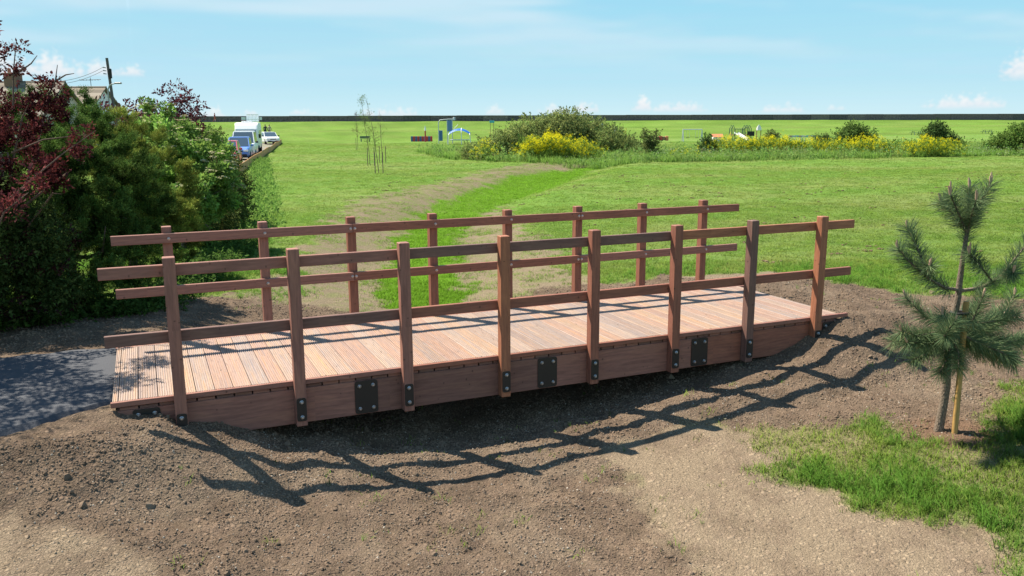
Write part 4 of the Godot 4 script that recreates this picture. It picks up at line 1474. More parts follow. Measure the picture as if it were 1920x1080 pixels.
# ------------------------------------------------------------------ bushes beyond the lawn
func build_far_bushes() -> void:
	var broad: Array = M.broad
	var spec := [
		["scrub_bush", "tall middle of the grey-green scrub mound, highest bush behind the yellow flowers", [[33.6, 1.3, -53.0, 1.9], [32.0, 1.1, -52.4, 1.7], [35.3, 1.1, -53.4, 1.8], [33.2, 1.7, -53.4, 1.3]], Color(0.22, 0.26, 0.095), 22.0, 0.34, "bushes of the scrub mound"],
		["scrub_bush", "left shoulder of the grey-green scrub mound beside the blue canopy", [[28.6, 0.7, -51.4, 1.5], [30.3, 1.0, -52.2, 1.7], [27.2, 0.3, -50.9, 1.3], [25.9, 0.0, -51.0, 1.1], [24.6, -0.1, -51.3, 0.8]], Color(0.24, 0.29, 0.10), 22.0, 0.32, "bushes of the scrub mound"],
		["scrub_bush", "right shoulder of the scrub mound sloping down to the upright shrub", [[36.9, 0.6, -52.6, 1.7], [35.9, 0.4, -50.6, 1.3], [37.6, 0.1, -50.4, 1.0], [38.8, 0.0, -52.3, 1.2], [39.8, -0.2, -52.0, 0.8]], Color(0.19, 0.24, 0.08), 22.0, 0.32, "bushes of the scrub mound"],
		["upright_shrub", "upright open shrub standing alone just right of the scrub mound", [[36.5, 0.2, -45.2, 0.6], [36.3, 0.8, -45.3, 0.5], [36.75, 0.9, -45.2, 0.45], [36.1, 1.3, -45.3, 0.35], [36.95, 1.4, -45.2, 0.3]], Color(0.12, 0.145, 0.055), 26.0, 0.24, ""],
		["field_bush", "small dark bush in the tall grass left of the second yellow patch", [[42.75, 0.3, -46.84, 0.7], [42.4, 0.0, -46.8, 0.6], [43.2, 0.1, -46.8, 0.6], [42.7, 0.85, -46.8, 0.4]], Color(0.085, 0.14, 0.045), 26.0, 0.27, "bushes in the rough grass"],
		["field_bush", "thin bush right of the climbing frame at the back of the yellow patch", [[56.85, 0.4, -55.94, 0.8], [56.2, 0.1, -55.9, 0.7], [57.4, 0.2, -55.9, 0.8], [56.9, 0.95, -55.9, 0.45]], Color(0.13, 0.16, 0.055), 24.0, 0.28, "bushes in the rough grass"],
		["field_bush", "broad rounded bush behind the right part of the yellow flowers", [[67.9, 0.7, -56.53, 1.25], [66.7, 0.4, -56.9, 1.05], [69.0, 0.4, -56.2, 1.1], [67.6, 1.15, -56.6, 0.9]], Color(0.105, 0.165, 0.045), 22.0, 0.33, "bushes in the rough grass"],
		["field_bush", "small straggly bush left of the broad rounded bush", [[65.0, 0.2, -57.6, 0.6], [64.3, 0.4, -57.9, 0.5], [65.2, 0.7, -57.6, 0.4]], Color(0.11, 0.15, 0.055), 22.0, 0.28, "bushes in the rough grass"],
		["field_bush", "dark dense bush with a lower right half behind the last yellow patch", [[69.2, 0.8, -48.3, 1.1], [69.4, 1.35, -48.3, 0.85], [70.6, 0.2, -47.7, 0.85], [68.8, 0.2, -48.4, 0.9], [71.2, 0.0, -47.5, 0.6]], Color(0.06, 0.10, 0.034), 24.0, 0.32, "bushes in the rough grass"],
		["field_bush", "bright leafy bush at the right edge of the view", [[68.4, 0.5, -39.9, 1.2], [67.3, 0.2, -40.4, 0.95], [69.4, 0.6, -39.5, 1.3], [68.6, 1.2, -39.8, 0.8], [66.5, 0.0, -40.7, 0.6]], Color(0.13, 0.21, 0.05), 22.0, 0.32, "bushes in the rough grass"]]
	for s in spec:
		var lb: Array = s[2]
		var root := V(lb[0][0], gh0(lb[0][0], lb[0][2]), lb[0][2])
		var t := thing(s[0], root, s[1], "bush", s[6])
		limbs(t, root, lb, 0.07, M.twig, 2 if s[0] == "upright_shrub" else 1)
		crown_on(t, "crown", broad, M.leaf, lb, s[4], s[5], s[3], 0.35, 0.7, -0.5, 0.3)

func build_weeds() -> void:
	var broad: Array = M.broad
	# the belt of tall weeds along the far side of the lawn
	var outline := PackedVector2Array()
	for p in [[25.9, -67.3], [23.6, -52.0], [24.3, -47.6], [26.8, -43.5], [29.8, -40.4], [33.0, -40.6], [36.5, -39.6], [42.9, -39.1], [49.6, -38.4], [57.1, -37.8], [65.8, -36.7], [69.9, -36.0], [83, -44.5], [67.9, -48.7], [61.2, -52.7], [53.2, -55.0], [45.5, -56.2], [38.1, -52.9], [36.1, -52.7], [28.6, -50.7], [27.6, -57.7], [28.4, -70.3]]:
		outline.push_back(Vector2(p[0], p[1]))
	var where := [[], []]
	var tints := [[], []]
	var gw := []
	var gt := []
	for k in 30000:
		var x := rnd(23.0, 84.0)
		var z := rnd(-71.0, -35.5)
		if not Geometry2D.is_point_in_polygon(Vector2(x + nz.get_noise_2d(x * 0.8, z * 0.8) * 0.8, z + nz.get_noise_2d(x * 0.8 + 9.0, z * 0.8) * 0.8), outline):
			continue
		if not in_view(V(x, 0, z)): continue
		var g := gh0(x, z)
		var d := nz2.get_noise_2d(x * 0.25, z * 0.25)
		var tall := clampf(0.55 + d * 1.1, 0.12, 1.1) * (0.55 if z > -41.0 - (x - 30.0) * -0.08 else 1.0)
		if k % 3 == 0 or d < -0.12:
			var s := rnd(0.7, 1.3)
			gw.append(Transform3D(Basis(Vector3.UP, rnd(0, TAU)) * Basis.from_scale(V(3.2 * s, 5.2 * s * (0.6 + tall * 0.5), 3.2 * s)), V(x, g, z)))
			gt.append(Color(0.20, 0.36, 0.07).lerp(Color(0.30, 0.32, 0.14), clampf(d * 1.5 + rnd(-0.2, 0.3), 0, 1)) * rnd(0.8, 1.2))
		else:
			var y := (Vector3.UP * 1.3 + rdir()).normalized()
			var xx := y.cross(rdir()).normalized()
			var s := rnd(0.16, 0.34)
			where[k % 2].append(Transform3D(Basis(xx * s, y * s, xx.cross(y) * s), V(x, g + rnd(0.05, 1.0) * tall * 0.85, z)))
			tints[k % 2].append(Color(0.15, 0.29, 0.06).lerp(Color(0.22, 0.32, 0.11), rnd(0, 1)) * (rnd(0.75, 1.25) + d * 0.5))
	# and up the side of the hedge and the fence
	for k in 1300:
		var t := rnd(0, 1)
		var p := V(4.9, 0, -14.5).lerp(V(10.2, 0, -56.0), t) + V(rnd(-0.5, 0.6), 0, rnd(-1, 1))
		var y := (Vector3.UP * 1.3 + rdir()).normalized()
		var xx := y.cross(rdir()).normalized()
		var s := rnd(0.10, 0.24)
		p.y = gh0(p.x, p.z) + rnd(0.02, 0.45) * (1.0 - 0.6 * t) * clampf(0.6 + nz.get_noise_2d(p.x * 0.5, p.z * 0.5), 0.1, 1.2)
		where[k % 2].append(Transform3D(Basis(xx * s, y * s, xx.cross(y) * s), p))
		tints[k % 2].append(Color(0.17, 0.29, 0.065) * rnd(0.75, 1.25))
	for k in 2:
		var o := copies(self, "weed_foliage", broad[k], M.leaf, where[k], tints[k])
		tag(o, ["belt of tall leafy weeds along the far edge of the lawn", "broad-leaved weeds mixed into the belt beyond the lawn"][k], "weeds", "", "stuff")
	var o2 := copies(self, "tall_grass", M.tuft_tall, M.grass, gw, gt)
	tag(o2, "tall rough grass among the weeds beyond the lawn", "grass", "", "stuff")
	# yellow mustard in flower
	var pat := [[27.2, -47.1, 30.4, -45.7, 1.25, 520, "largest"], [30.3, -46.9, 32.3, -46.0, 0.98, 200, ""], [24.5, -49.4, 25.7, -48.85, 0.85, 60, ""], [42.9, -46.7, 46.4, -45.2, 0.98, 420, ""], [46.2, -46.4, 49.9, -44.8, 0.95, 560, ""], [49.3, -45.0, 52.9, -43.5, 0.75, 360, ""], [51.7, -42.9, 55.6, -41.1, 0.85, 460, ""], [55.4, -39.1, 58.6, -37.7, 0.92, 400, ""], [38.2, -44.4, 39.5, -43.9, 0.25, 60, ""]]
	var names := ["largest patch of yellow mustard flowers, in front of the scrub mound", "small yellow mustard patch at the right end of the largest patch", "sparse yellow mustard left of the scrub mound", "yellow mustard patch in front of the slide", "long yellow mustard patch under the climbing frame and white-topped post", "thin yellow mustard between the bushes right of the play area", "yellow mustard in front of the broad rounded bush", "yellow mustard patch in front of the dark dense bush", "a few low yellow flowers right of the upright shrub"]
	var fl := MB.new()
	for k in 9:
		fl.col = Color(1, 1, 1) * rnd(0.8, 1.1)
		var at := rdir() * 0.45
		var d := (rdir() + Vector3.UP).normalized()
		fl.leaf(at, d, d.cross(rdir()).normalized(), 0.34, 0.26, 0.0)
	var fm := fl.mesh()
	var pi := 0
	for p in pat:
		var fw := []
		var ft := []
		var a := Vector2(p[0], p[1])
		var b := Vector2(p[2], p[3])
		for k in int(p[5] * (3.0 if p[6] == "largest" else 1.9)):
			var q := a.lerp(b, rnd(0, 1)) + Vector2(rnd(-0.9, 0.9), rnd(-0.9, 0.9))
			var e := 1.0 - absf((q - a).dot(b - a) / (b - a).length_squared() - 0.5) * 0.7
			var y: float = p[4] * clampf(e * 1.15, 0.55, 1.0) - pow(rnd(0, 1), 1.4) * 0.85 + nz.get_noise_2d(q.x * 1.1, q.y * 1.1) * 0.45 + (rnd(0.0, 0.4) if k % 12 == 0 else 0.0)
			y = maxf(y, gh0(q.x, q.y) + 0.25)
			var s := rnd(0.09, 0.19)
			fw.append(Transform3D(Basis(rdir(), rnd(0, TAU)) * Basis.from_scale(V(s, s, s)), V(q.x, y, q.y)))
			ft.append(Color(0.9, 0.82, 0.03) * rnd(0.75, 1.1))
		var o := copies(self, "mustard_flowers", fm, M.petal, fw, ft)
		tag(o, names[pi], "flowers", "patches of yellow mustard", "stuff")
		var sw := []
		var stn := []
		for k in int(p[5] * 1.3):
			var q := a.lerp(b, rnd(-0.05, 1.05)) + Vector2(rnd(-0.5, 0.5), rnd(-1.0, 1.0))
			var g := gh0(q.x, q.y)
			var y := lerpf(g, p[4] - 0.1, rnd(0.1, 1.0))
			var s := rnd(0.16, 0.3)
			sw.append(Transform3D(Basis(rdir(), rnd(0, TAU)) * Basis.from_scale(V(s, s, s)), V(q.x, y, q.y)))
			stn.append(Color(0.16, 0.25, 0.045) * rnd(0.8, 1.2))
		o = copies(self, "mustard_stems", broad[0], M.leaf, sw, stn)
		tag(o, "green stems and leaves under the " + names[pi], "stems", "patches of yellow mustard", "stuff")
		pi += 1
	# white cow parsley along the near edge
	var ww := []
	var wt := []
	for p in [[35.0, -42.5, 40.5, -40.5, 260, 0.15], [29, -42.6, 35, -41.8, 90, -0.1], [56.5, -34.9, 60.5, -33.6, 140, 0.05], [40, -41.5, 55, -38.6, 160, 0.0]]:
		for k in p[4]:
			var q := Vector2(p[0], p[1]).lerp(Vector2(p[2], p[3]), rnd(0, 1)) + Vector2(rnd(-0.6, 0.6), rnd(-1.6, 1.0))
			var s := rnd(0.05, 0.10)
			ww.append(Transform3D(Basis(rdir(), rnd(-0.4, 0.4)) * Basis.from_scale(V(s, s * 0.4, s)), V(q.x, gh0(q.x, q.y) + rnd(0.25, 0.75 + p[5]), q.y)))
			wt.append(Color(0.66, 0.66, 0.6) * rnd(0.8, 1.1))
	var ow := copies(self, "cow_parsley", fm, M.petal, ww, wt)
	tag(ow, "small white flower heads scattered along the near edge of the weeds", "flowers", "", "stuff")

# ------------------------------------------------------------------ low paling fence of the car park
func build_fence() -> void:
	var a := V(7.2, 0, -40.6)
	var b := V(19.75, 0, -109.0)
	var o := thing("paling_fence", V(7.2, gh0(7.2, -40.6), -40.6), "low weathered wooden paling fence along the right of the parked cars", "fence")
	var n := 260
	var dir := (b - a).normalized()
	var ang := atan2(-dir.z, dir.x)
	var ms := []
	var mats := [std(lin(0.50, 0.25, 0.09), 0.85), std(lin(0.6, 0.34, 0.13), 0.85), std(lin(0.42, 0.23, 0.10), 0.85)]
	for k in 3:
		var mb := MB.new()
		mb.box(V(0, 0.2, 0), V(0.24, 0.5 + k * 0.04, 0.05), 0.012)
		ms.append(mb.mesh())
	for k in n:
		var p := a.lerp(b, k / float(n - 1))
		place(o, "paling", ms[k % 3], mats[(k * 7 + k / 4) % 3], V(p.x, gh0(p.x, p.z), p.z) - o.position, Basis(Vector3.UP, ang) * Basis(V(0, 0, 1), rnd(-0.02, 0.02)))
	for k in 18:
		var p := a.lerp(b, k / 18.0)
		var q := a.lerp(b, (k + 1) / 18.0)
		var mb := MB.new()
		var c := (p + q) * 0.5
		mb.box(V(c.x, gh0(c.x, c.z) + 0.3, c.z) + V(-0.05, 0, 0), V((q - p).length() - 0.02, 0.09, 0.04), 0.008, Basis(Vector3.UP, ang))
		part(o, "rail", mb, mats[0])
	# the hard ground the cars stand on
	var mb := MB.new()
	for k in 30:
		var p := a.lerp(b, k / 30.0)
		var q := a.lerp(b, (k + 1) / 30.0)
		var w := 3.6
		var f := func(v: Vector3, s: float) -> Vector3:
			return V(v.x - s, gh0(v.x - s, v.z) + 0.025, v.z)
		for j in 4:
			mb.poly([f.call(p, 0.35 + w * j / 4.0), f.call(p, 0.35 + w * (j + 1) / 4.0), f.call(q, 0.35 + w * (j + 1) / 4.0), f.call(q, 0.35 + w * j / 4.0)], p - V(0, 9, 0))
	for i in mb.v.size(): mb.uv[i] = Vector2(mb.v[i].x, mb.v[i].z)
	var pk := part(self, "parking_strip", mb, std(lin(0.19, 0.17, 0.14), 0.9))
	tag(pk, "worn hard strip that the cars are parked on", "ground", "", "structure")

# ------------------------------------------------------------------ vehicles: nose along +z in their own axes
func loft(mb: MB, secs: Array) -> void:
	# sections [z, y bottom, y top, half width]
	var rings := []
	for s in secs:
		var w: float = s[3]
		rings.append([V(-w * 0.9, s[1], s[0]), V(w * 0.9, s[1], s[0]), V(w, s[1] + 0.12, s[0]), V(w, lerpf(s[1], s[2], 0.72), s[0]), V(w * 0.95, s[2] - 0.03, s[0]), V(w * 0.86, s[2], s[0]),
			V(-w * 0.86, s[2], s[0]), V(-w * 0.95, s[2] - 0.03, s[0]), V(-w, lerpf(s[1], s[2], 0.72), s[0]), V(-w, s[1] + 0.12, s[0])])
	for i in rings.size() - 1:
		var ctr: Vector3 = (rings[i][0] + rings[i][6] + rings[i + 1][0] + rings[i + 1][6]) * 0.25
		for k in 10:
			mb.poly([rings[i][k], rings[i][(k + 1) % 10], rings[i + 1][(k + 1) % 10], rings[i + 1][k]], ctr)
	for e in [0, rings.size() - 1]:
		mb.poly(rings[e], rings[rings.size() / 2][0].lerp(rings[rings.size() / 2][6], 0.5))

func quad_panel(mb: MB, a: Vector3, b: Vector3, c: Vector3, d: Vector3, inset: float, proud: float) -> void:
	var m := (a + b + c + d) * 0.25
	var n := (b - a).cross(c - a).normalized()
	if n.dot(m - V(0, m.y * 0.6, 0)) < 0.0: n = -n
	var f := [a, b, c, d].map(func(p): return p.lerp(m, inset) + n * proud)
	var g := [a, b, c, d].map(func(p): return p.lerp(m, inset) - n * 0.02)
	mb.poly(f, m - n)
	for k in 4:
		mb.poly([f[k], f[(k + 1) % 4], g[(k + 1) % 4], g[k]], m)

func car(label: String, cat: String, called: String, at: Vector3, turn: float, L: float, W: float, H: float, belt: float, paint: Color, cab: Array, noseh: float) -> void:
	var t := thing(called, at, label, cat, "vehicles parked along the fence")
	t.rotation.y = turn
	var pm := std(paint, 0.3)
	pm.clearcoat_enabled = true
	pm.clearcoat = 0.6
	var h := L * 0.5
	var w := W * 0.5
	var add := func(nm: String, mb: MB, mat: Material) -> MeshInstance3D:
		return place(t, nm, mb.mesh(), mat, Vector3.ZERO)
	var mb := MB.new()
	loft(mb, [[-h, 0.36, belt * 0.86, w * 0.84], [-h + 0.12, 0.26, belt * 0.96, w * 0.95], [-h * 0.5, 0.22, belt, w], [cab[3] - 0.1, 0.22, belt, w], [cab[3] + 0.05, 0.22, belt - 0.02, w], [h - 0.35, 0.24, noseh, w * 0.96], [h - 0.1, 0.27, noseh - 0.1, w * 0.9], [h, 0.33, noseh - 0.2, w * 0.78]])
	add.call("body", mb, pm)
	# cabin: [rear at belt, rear at roof, front at roof, front at belt]
	var tw := w * 0.80
	var bw := w * 0.93
	var lo := belt - 0.02
	var P := [V(-bw, lo, cab[0]), V(bw, lo, cab[0]), V(tw, H, cab[1]), V(-tw, H, cab[1]), V(-bw, lo, cab[3]), V(bw, lo, cab[3]), V(tw, H, cab[2]), V(-tw, H, cab[2])]
	mb = MB.new()
	var ctr := V(0, (lo + H) * 0.5, (cab[0] + cab[3]) * 0.5)
	for f in [[0, 1, 2, 3], [4, 5, 6, 7], [0, 3, 7, 4], [1, 2, 6, 5], [3, 2, 6, 7], [0, 1, 5, 4]]:
		mb.poly([P[f[0]], P[f[1]], P[f[2]], P[f[3]]], ctr)
	mb.box(V(0, H + 0.015, (cab[1] + cab[2]) * 0.5), V(tw * 1.9, 0.05, cab[2] - cab[1]), 0.02)
	add.call("cabin", mb, pm)
	var gl := MB.new()
	quad_panel(gl, P[4], P[5], P[6], P[7], 0.08, 0.012)
	add.call("windscreen", gl, M.glass)
	gl = MB.new()
	quad_panel(gl, P[0], P[1], P[2], P[3], 0.12, 0.012)
	add.call("rear_window", gl, M.glass)
	for s in [[0, 3, 7, 4], [1, 2, 6, 5]]:
		for k in 2:
			var a: Vector3 = P[s[0]].lerp(P[s[3]], k * 0.5)
			var b: Vector3 = P[s[1]].lerp(P[s[2]], k * 0.5)
			var c: Vector3 = P[s[1]].lerp(P[s[2]], k * 0.5 + 0.5)
			var d: Vector3 = P[s[0]].lerp(P[s[3]], k * 0.5 + 0.5)
			gl = MB.new()
			quad_panel(gl, a, b, c, d, 0.1, 0.012)
			add.call("side_window", gl, M.glass)
	for s in [-1, 1]:
		mb = MB.new()
		mb.box(V(s * w * 0.68, noseh - 0.24, h - 0.06), V(0.34, 0.15, 0.16), 0.03)
		add.call("headlight", mb, M.lamp_lens)
		mb = MB.new()
		mb.box(V(s * (w + 0.1), belt + 0.09, cab[3] - 0.25), V(0.2, 0.15, 0.12), 0.03)
		add.call("wing_mirror", mb, M.black if paint.get_luminance() > 0.5 else pm)
		for z in [h - 0.78, -h + 0.72]:
			mb = MB.new()
			mb.lathe(V(s * (w - 0.2), 0.31, z), V(s, 0, 0), [[0.0, 0.2], [0.001, 0.3], [0.04, 0.315], [0.17, 0.315], [0.21, 0.3], [0.212, 0.2]], 18)
			var ty: MeshInstance3D = add.call("tyre", mb, M.tyre)
			mb = MB.new()
			mb.lathe(V(s * (w - 0.02), 0.31, z), V(s, 0, 0), [[0.0, 0.2], [0.035, 0.2], [0.036, 0.16], [0.02, 0.06], [0.034, 0.05]], 14)
			place(ty, "rim", mb.mesh(), M.rim, Vector3.ZERO)
	mb = MB.new()
	mb.box(V(0, noseh - 0.27, h - 0.02), V(w * 0.85, 0.13, 0.06), 0.02)
	add.call("grille", mb, M.black)
	mb = MB.new()
	mb.box(V(0, 0.36, h + 0.0), V(w * 1.5, 0.16, 0.06), 0.02)
	add.call("bumper", mb, M.black)
	mb = MB.new()
	mb.box(V(0, 0.44, h + 0.035), V(0.5, 0.11, 0.02), 0.003)
	add.call("number_plate", mb, M.white)

func build_cars() -> void:
	var turn := atan2(-0.18, 0.98)
	var g := func(x: float, z: float) -> Vector3:
		return V(x, gh0(x, z) + 0.03, z)
	car("red hatchback half hidden by the end of the hedge, nearest of the parked cars", "car", "parked_car", g.call(7.35, -49.6), turn, 3.9, 1.7, 1.47, 0.92, lin(0.42, 0.02, 0.05), [-1.9, -1.45, 0.1, 0.95], 0.88)
	car("bright blue hatchback in front of the pale panel van", "car", "parked_car", g.call(9.0, -57.6), turn, 3.9, 1.7, 1.58, 0.96, lin(0.06, 0.19, 0.55), [-1.9, -1.6, 0.15, 1.0], 0.92)
	car("pale panel van between the blue car and the tall motorhome", "van", "panel_van", g.call(10.1, -64.2), turn, 4.9, 1.9, 1.98, 1.1, lin(0.74, 0.76, 0.78), [-2.4, -2.35, 0.75, 1.6], 1.1)
	car("white saloon parked farthest away, right of the motorhome", "car", "parked_car", g.call(17.45, -103.5), turn + 0.25, 4.5, 1.78, 1.45, 0.93, lin(0.75, 0.76, 0.78), [-2.0, -1.2, 0.2, 1.1], 0.9)
	# tall motorhome
	var t := thing("motorhome", g.call(11.7, -75.4), "tall white motorhome with a roof vent behind the panel van", "motorhome", "vehicles parked along the fence")
	t.rotation.y = turn
	var mb := MB.new()
	loft(mb, [[-3.0, 0.4, 2.55, 1.0], [-2.8, 0.35, 2.7, 1.06], [0.6, 0.35, 2.72, 1.06], [1.5, 0.35, 2.68, 1.06], [2.0, 0.35, 2.5, 1.03], [2.3, 0.35, 2.15, 1.0], [2.45, 0.35, 1.25, 0.98], [3.0, 0.4, 1.05, 0.9]])
	place(t, "body", mb.mesh(), std(lin(0.8, 0.8, 0.8), 0.35), Vector3.ZERO)
	mb = MB.new()
	mb.box(V(0, 2.78, 0.4), V(0.95, 0.18, 0.9), 0.05)
	place(t, "roof_vent", mb.mesh(), std(lin(0.7, 0.7, 0.7), 0.4), Vector3.ZERO)
	mb = MB.new()
	mb.box(V(0, 1.72, 2.44), V(1.7, 0.62, 0.06), 0.02, Basis(V(1, 0, 0), -0.16))
	place(t, "windscreen", mb.mesh(), M.glass, Vector3.ZERO)
	for s in [-1, 1]:
		for z in [0.9, -1.3]:
			mb = MB.new()
			mb.box(V(s * 1.065, 1.75, z), V(0.03, 0.55, 1.0), 0.01)
			place(t, "side_window", mb.mesh(), M.glass, Vector3.ZERO)
		mb = MB.new()
		mb.box(V(s * 0.72, 0.85, 2.98), V(0.34, 0.18, 0.08), 0.02)
		place(t, "headlight", mb.mesh(), M.lamp_lens, Vector3.ZERO)
		mb = MB.new()
		mb.box(V(s * 1.16, 1.5, 2.2), V(0.2, 0.36, 0.1), 0.03)
		place(t, "wing_mirror", mb.mesh(), M.black, Vector3.ZERO)
		for z in [2.1, -1.7]:
			mb = MB.new()
			mb.lathe(V(s * 0.86, 0.34, z), V(s, 0, 0), [[0.0, 0.2], [0.001, 0.33], [0.04, 0.345], [0.17, 0.345], [0.21, 0.33], [0.212, 0.2]], 18)
			place(t, "tyre", mb.mesh(), M.tyre, Vector3.ZERO)

# ------------------------------------------------------------------ houses, pole, lamp
func build_houses() -> void:
	var house := func(right: Vector3, length: float, dep: float, eave: float, ridge: float, wallc: Color, roofc: Color, label: String) -> Node3D:
		var base := right - RGT * length * 0.5
		base.y = gh0(base.x, base.z)
		var t := thing("bungalow", base, label, "house", "houses behind the hedge")
		t.rotation.y = atan2(-RGT.z, RGT.x)
		var l := length * 0.5
		var d := dep * 0.5
		var e := eave - base.y
		var r := ridge - base.y
		var mb := MB.new()
		var P := [V(-l, -0.3, -d), V(l, -0.3, -d), V(l, -0.3, d), V(-l, -0.3, d), V(-l, e, -d), V(l, e, -d), V(l, e, d), V(-l, e, d), V(-l, r - 0.12, 0), V(l, r - 0.12, 0)]
		var c := V(0, e * 0.5, 0)
		for f in [[0, 1, 5, 4], [3, 2, 6, 7]]: mb.poly([P[f[0]], P[f[1]], P[f[2]], P[f[3]]], c)
		mb.poly([P[1], P[2], P[6], P[9], P[5]], c)
		mb.poly([P[0], P[3], P[7], P[8], P[4]], c)
		var wm := std(wallc, 0.85)
		place(t, "wall", mb.mesh(), wm, Vector3.ZERO)
		var rm := [std(roofc, 0.85), std(roofc.lightened(0.12), 0.85), std(roofc.darkened(0.2), 0.85)]
		var slope := V(0, e - r, d).length()
		var n := 11
		for s in [-1, 1]:
			var rf := MB.new()
			var dn := V(0, e - r, s * d).normalized()
			var up := V(0, d, s * (r - e)).normalized()
			for k in n:
				var a := V(0, r, 0) + dn * (slope + 0.3) * (k + 0.5) / n
				rf.box(a + up * 0.03, V(length + 0.5, 0.09, (slope + 0.3) / n + 0.07), 0.006, Basis(V(1, 0, 0), up, V(1, 0, 0).cross(up)) * Basis(V(1, 0, 0), 0.09 * s))
				var o := place(t, "tile_course", rf.mesh(), rm[(k * 5) % 3], Vector3.ZERO)
				rf = MB.new()
		var rd := MB.new()
		rd.tube([V(-l - 0.25, r + 0.04, 0), V(l + 0.25, r + 0.04, 0)], [0.11, 0.11], 8)
		place(t, "ridge_tiles", rd.mesh(), rm[2], Vector3.ZERO)
		for x in [-0.5, 0.4]:
			var wd := MB.new()
			wd.box(V(x * length * 0.7, 1.35, d + 0.01), V(1.5, 1.1, 0.08), 0.02)
			var fr := place(t, "window", wd.mesh(), M.white, Vector3.ZERO)
			for k in 2:
				var pn := MB.new()
				pn.box(V(x * length * 0.7 + (k - 0.5) * 0.7, 1.35, d + 0.055), V(0.62, 0.95, 0.02), 0.0)
				place(fr, "pane", pn.mesh(), M.glass, Vector3.ZERO)
		return t
	var h1: Node3D = house.call(V(0.09, 0, -65.56), 12.0, 7.4, 2.5, 4.93, lin(0.72, 0.74, 0.78), lin(0.20, 0.16, 0.115), "bungalow with a brown tiled roof and white gable beside the telegraph pole")
	var h2: Node3D = house.call(V(-2.3, 0, -59.9), 15.0, 7.4, 2.5, 5.05, lin(0.5, 0.42, 0.36), lin(0.19, 0.155, 0.12), "nearer bungalow with a brick chimney seen over the purple plum")
	var brick := std(lin(0.20, 0.115, 0.08), 0.9)
	var mb := MB.new()
	mb.box(V(4.2, 5.3, 0.1), V(0.85, 1.6, 0.85), 0.02)
	var ch := place(h2, "chimney", mb.mesh(), brick, Vector3.ZERO)
	mb = MB.new()
	mb.box(V(4.2, 6.12, 0.1), V(0.98, 0.14, 0.98), 0.02)
	place(ch, "corbel", mb.mesh(), brick, Vector3.ZERO)
	for s in [-0.2, 0.2]:
		mb = MB.new()
		mb.tube([V(4.2 + s, 6.15, 0.1), V(4.2 + s, 6.5, 0.1)], [0.12, 0.1], 8)
		place(ch, "chimney_pot", mb.mesh(), std(lin(0.32, 0.14, 0.08), 0.9), Vector3.ZERO)
	mb = MB.new()
	mb.box(V(4.6, 5.05, -0.6), V(0.6, 0.9, 0.6), 0.02)
	place(h1, "chimney", mb.mesh(), brick, Vector3.ZERO)
	mb = MB.new()
	mb.tube([V(4.9, 5.0, -0.4), V(4.9, 6.2, -0.4)], [0.025, 0.02], 5)
	mb.tube([V(4.1, 6.0, -0.4), V(5.7, 6.05, -0.4)], [0.02, 0.02], 5)
	for k in 6:
		mb.tube([V(4.2 + k * 0.25, 6.0, -0.75 + k * 0.04), V(4.2 + k * 0.25, 6.03, -0.05 - k * 0.04)], [0.014, 0.014], 4)
	place(h1, "television_aerial", mb.mesh(), M.black, Vector3.ZERO)
	# telegraph pole with cables
	mb = MB.new()
	mb.tube([V(0.94, -0.5, -63.0), V(0.6, 7.02, -63.15)], [0.12, 0.1], 10)
	var tp := thing("telegraph_pole", V(0.94, -0.3, -63.0), "leaning wooden telegraph pole with cables behind the hedge", "pole")
	part(tp, "shaft", mb, std(lin(0.10, 0.09, 0.085), 0.9))
	mb = MB.new()
	mb.box(V(0.74, 5.9, -63.0), V(0.22, 0.7, 0.2), 0.03)
	part(tp, "terminal_box", mb, M.black)
	for k in 3:
		mb = MB.new()
		mb.tube([V(0.5, 6.3 - k * 0.22, -63.0), V(0.28, 6.34 - k * 0.22, -63.0)], [0.03, 0.05], 6)
		part(tp, "insulator", mb, M.rim)
	var ends := [[V(0.3, 6.35, -63.0), V(-2.76, 5.15, -60.2), "upper cable from the telegraph pole down to the nearer bungalow"], [V(0.3, 6.12, -63.0), V(-2.9, 4.95, -60.3), "lower cable from the telegraph pole down to the nearer bungalow"]]
	for e in ends:
		mb = MB.new()
		var p := []
		var r := []
		for k in 13:
			var t := k / 12.0
			p.append(e[0].lerp(e[1], t) - V(0, 0.22 * 4.0 * t * (1.0 - t), 0))
			r.append(0.014)
		mb.tube(p, r, 4)
		tag(part(self, "cable", mb, M.black), e[2], "cable", "cables from the pole")
	# street lamp
	var sl := thing("street_lamp", V(0.6, -0.3, -58.78), "grey street lamp with a curved arm in front of the telegraph pole", "street lamp")
	mb = MB.new()
	mb.tube([V(0.6, -0.4, -58.78), V(0.6, 1.0, -58.78), V(0.58, 4.2, -58.78), V(0.60, 4.6, -58.77), V(0.70, 4.85, -58.73), V(0.85, 4.95, -58.66), V(1.05, 5.0, -58.57)], [0.09, 0.06, 0.055, 0.05, 0.045, 0.045, 0.04], 8)
	part(sl, "column", mb, std(lin(0.3, 0.31, 0.32), 0.5))
	mb = MB.new()
	mb.box(V(1.28, 5.03, -58.47), V(0.48, 0.12, 0.2), 0.04, Basis(Vector3.UP, -0.41))
	part(sl, "lamp_head", mb, std(lin(0.2, 0.2, 0.21), 0.5))

# ------------------------------------------------------------------ playground and what stands round it
func bar(mb: MB, a: Vector3, b: Vector3, r: float) -> void:
	mb.tube([a, b], [r, r], 6)

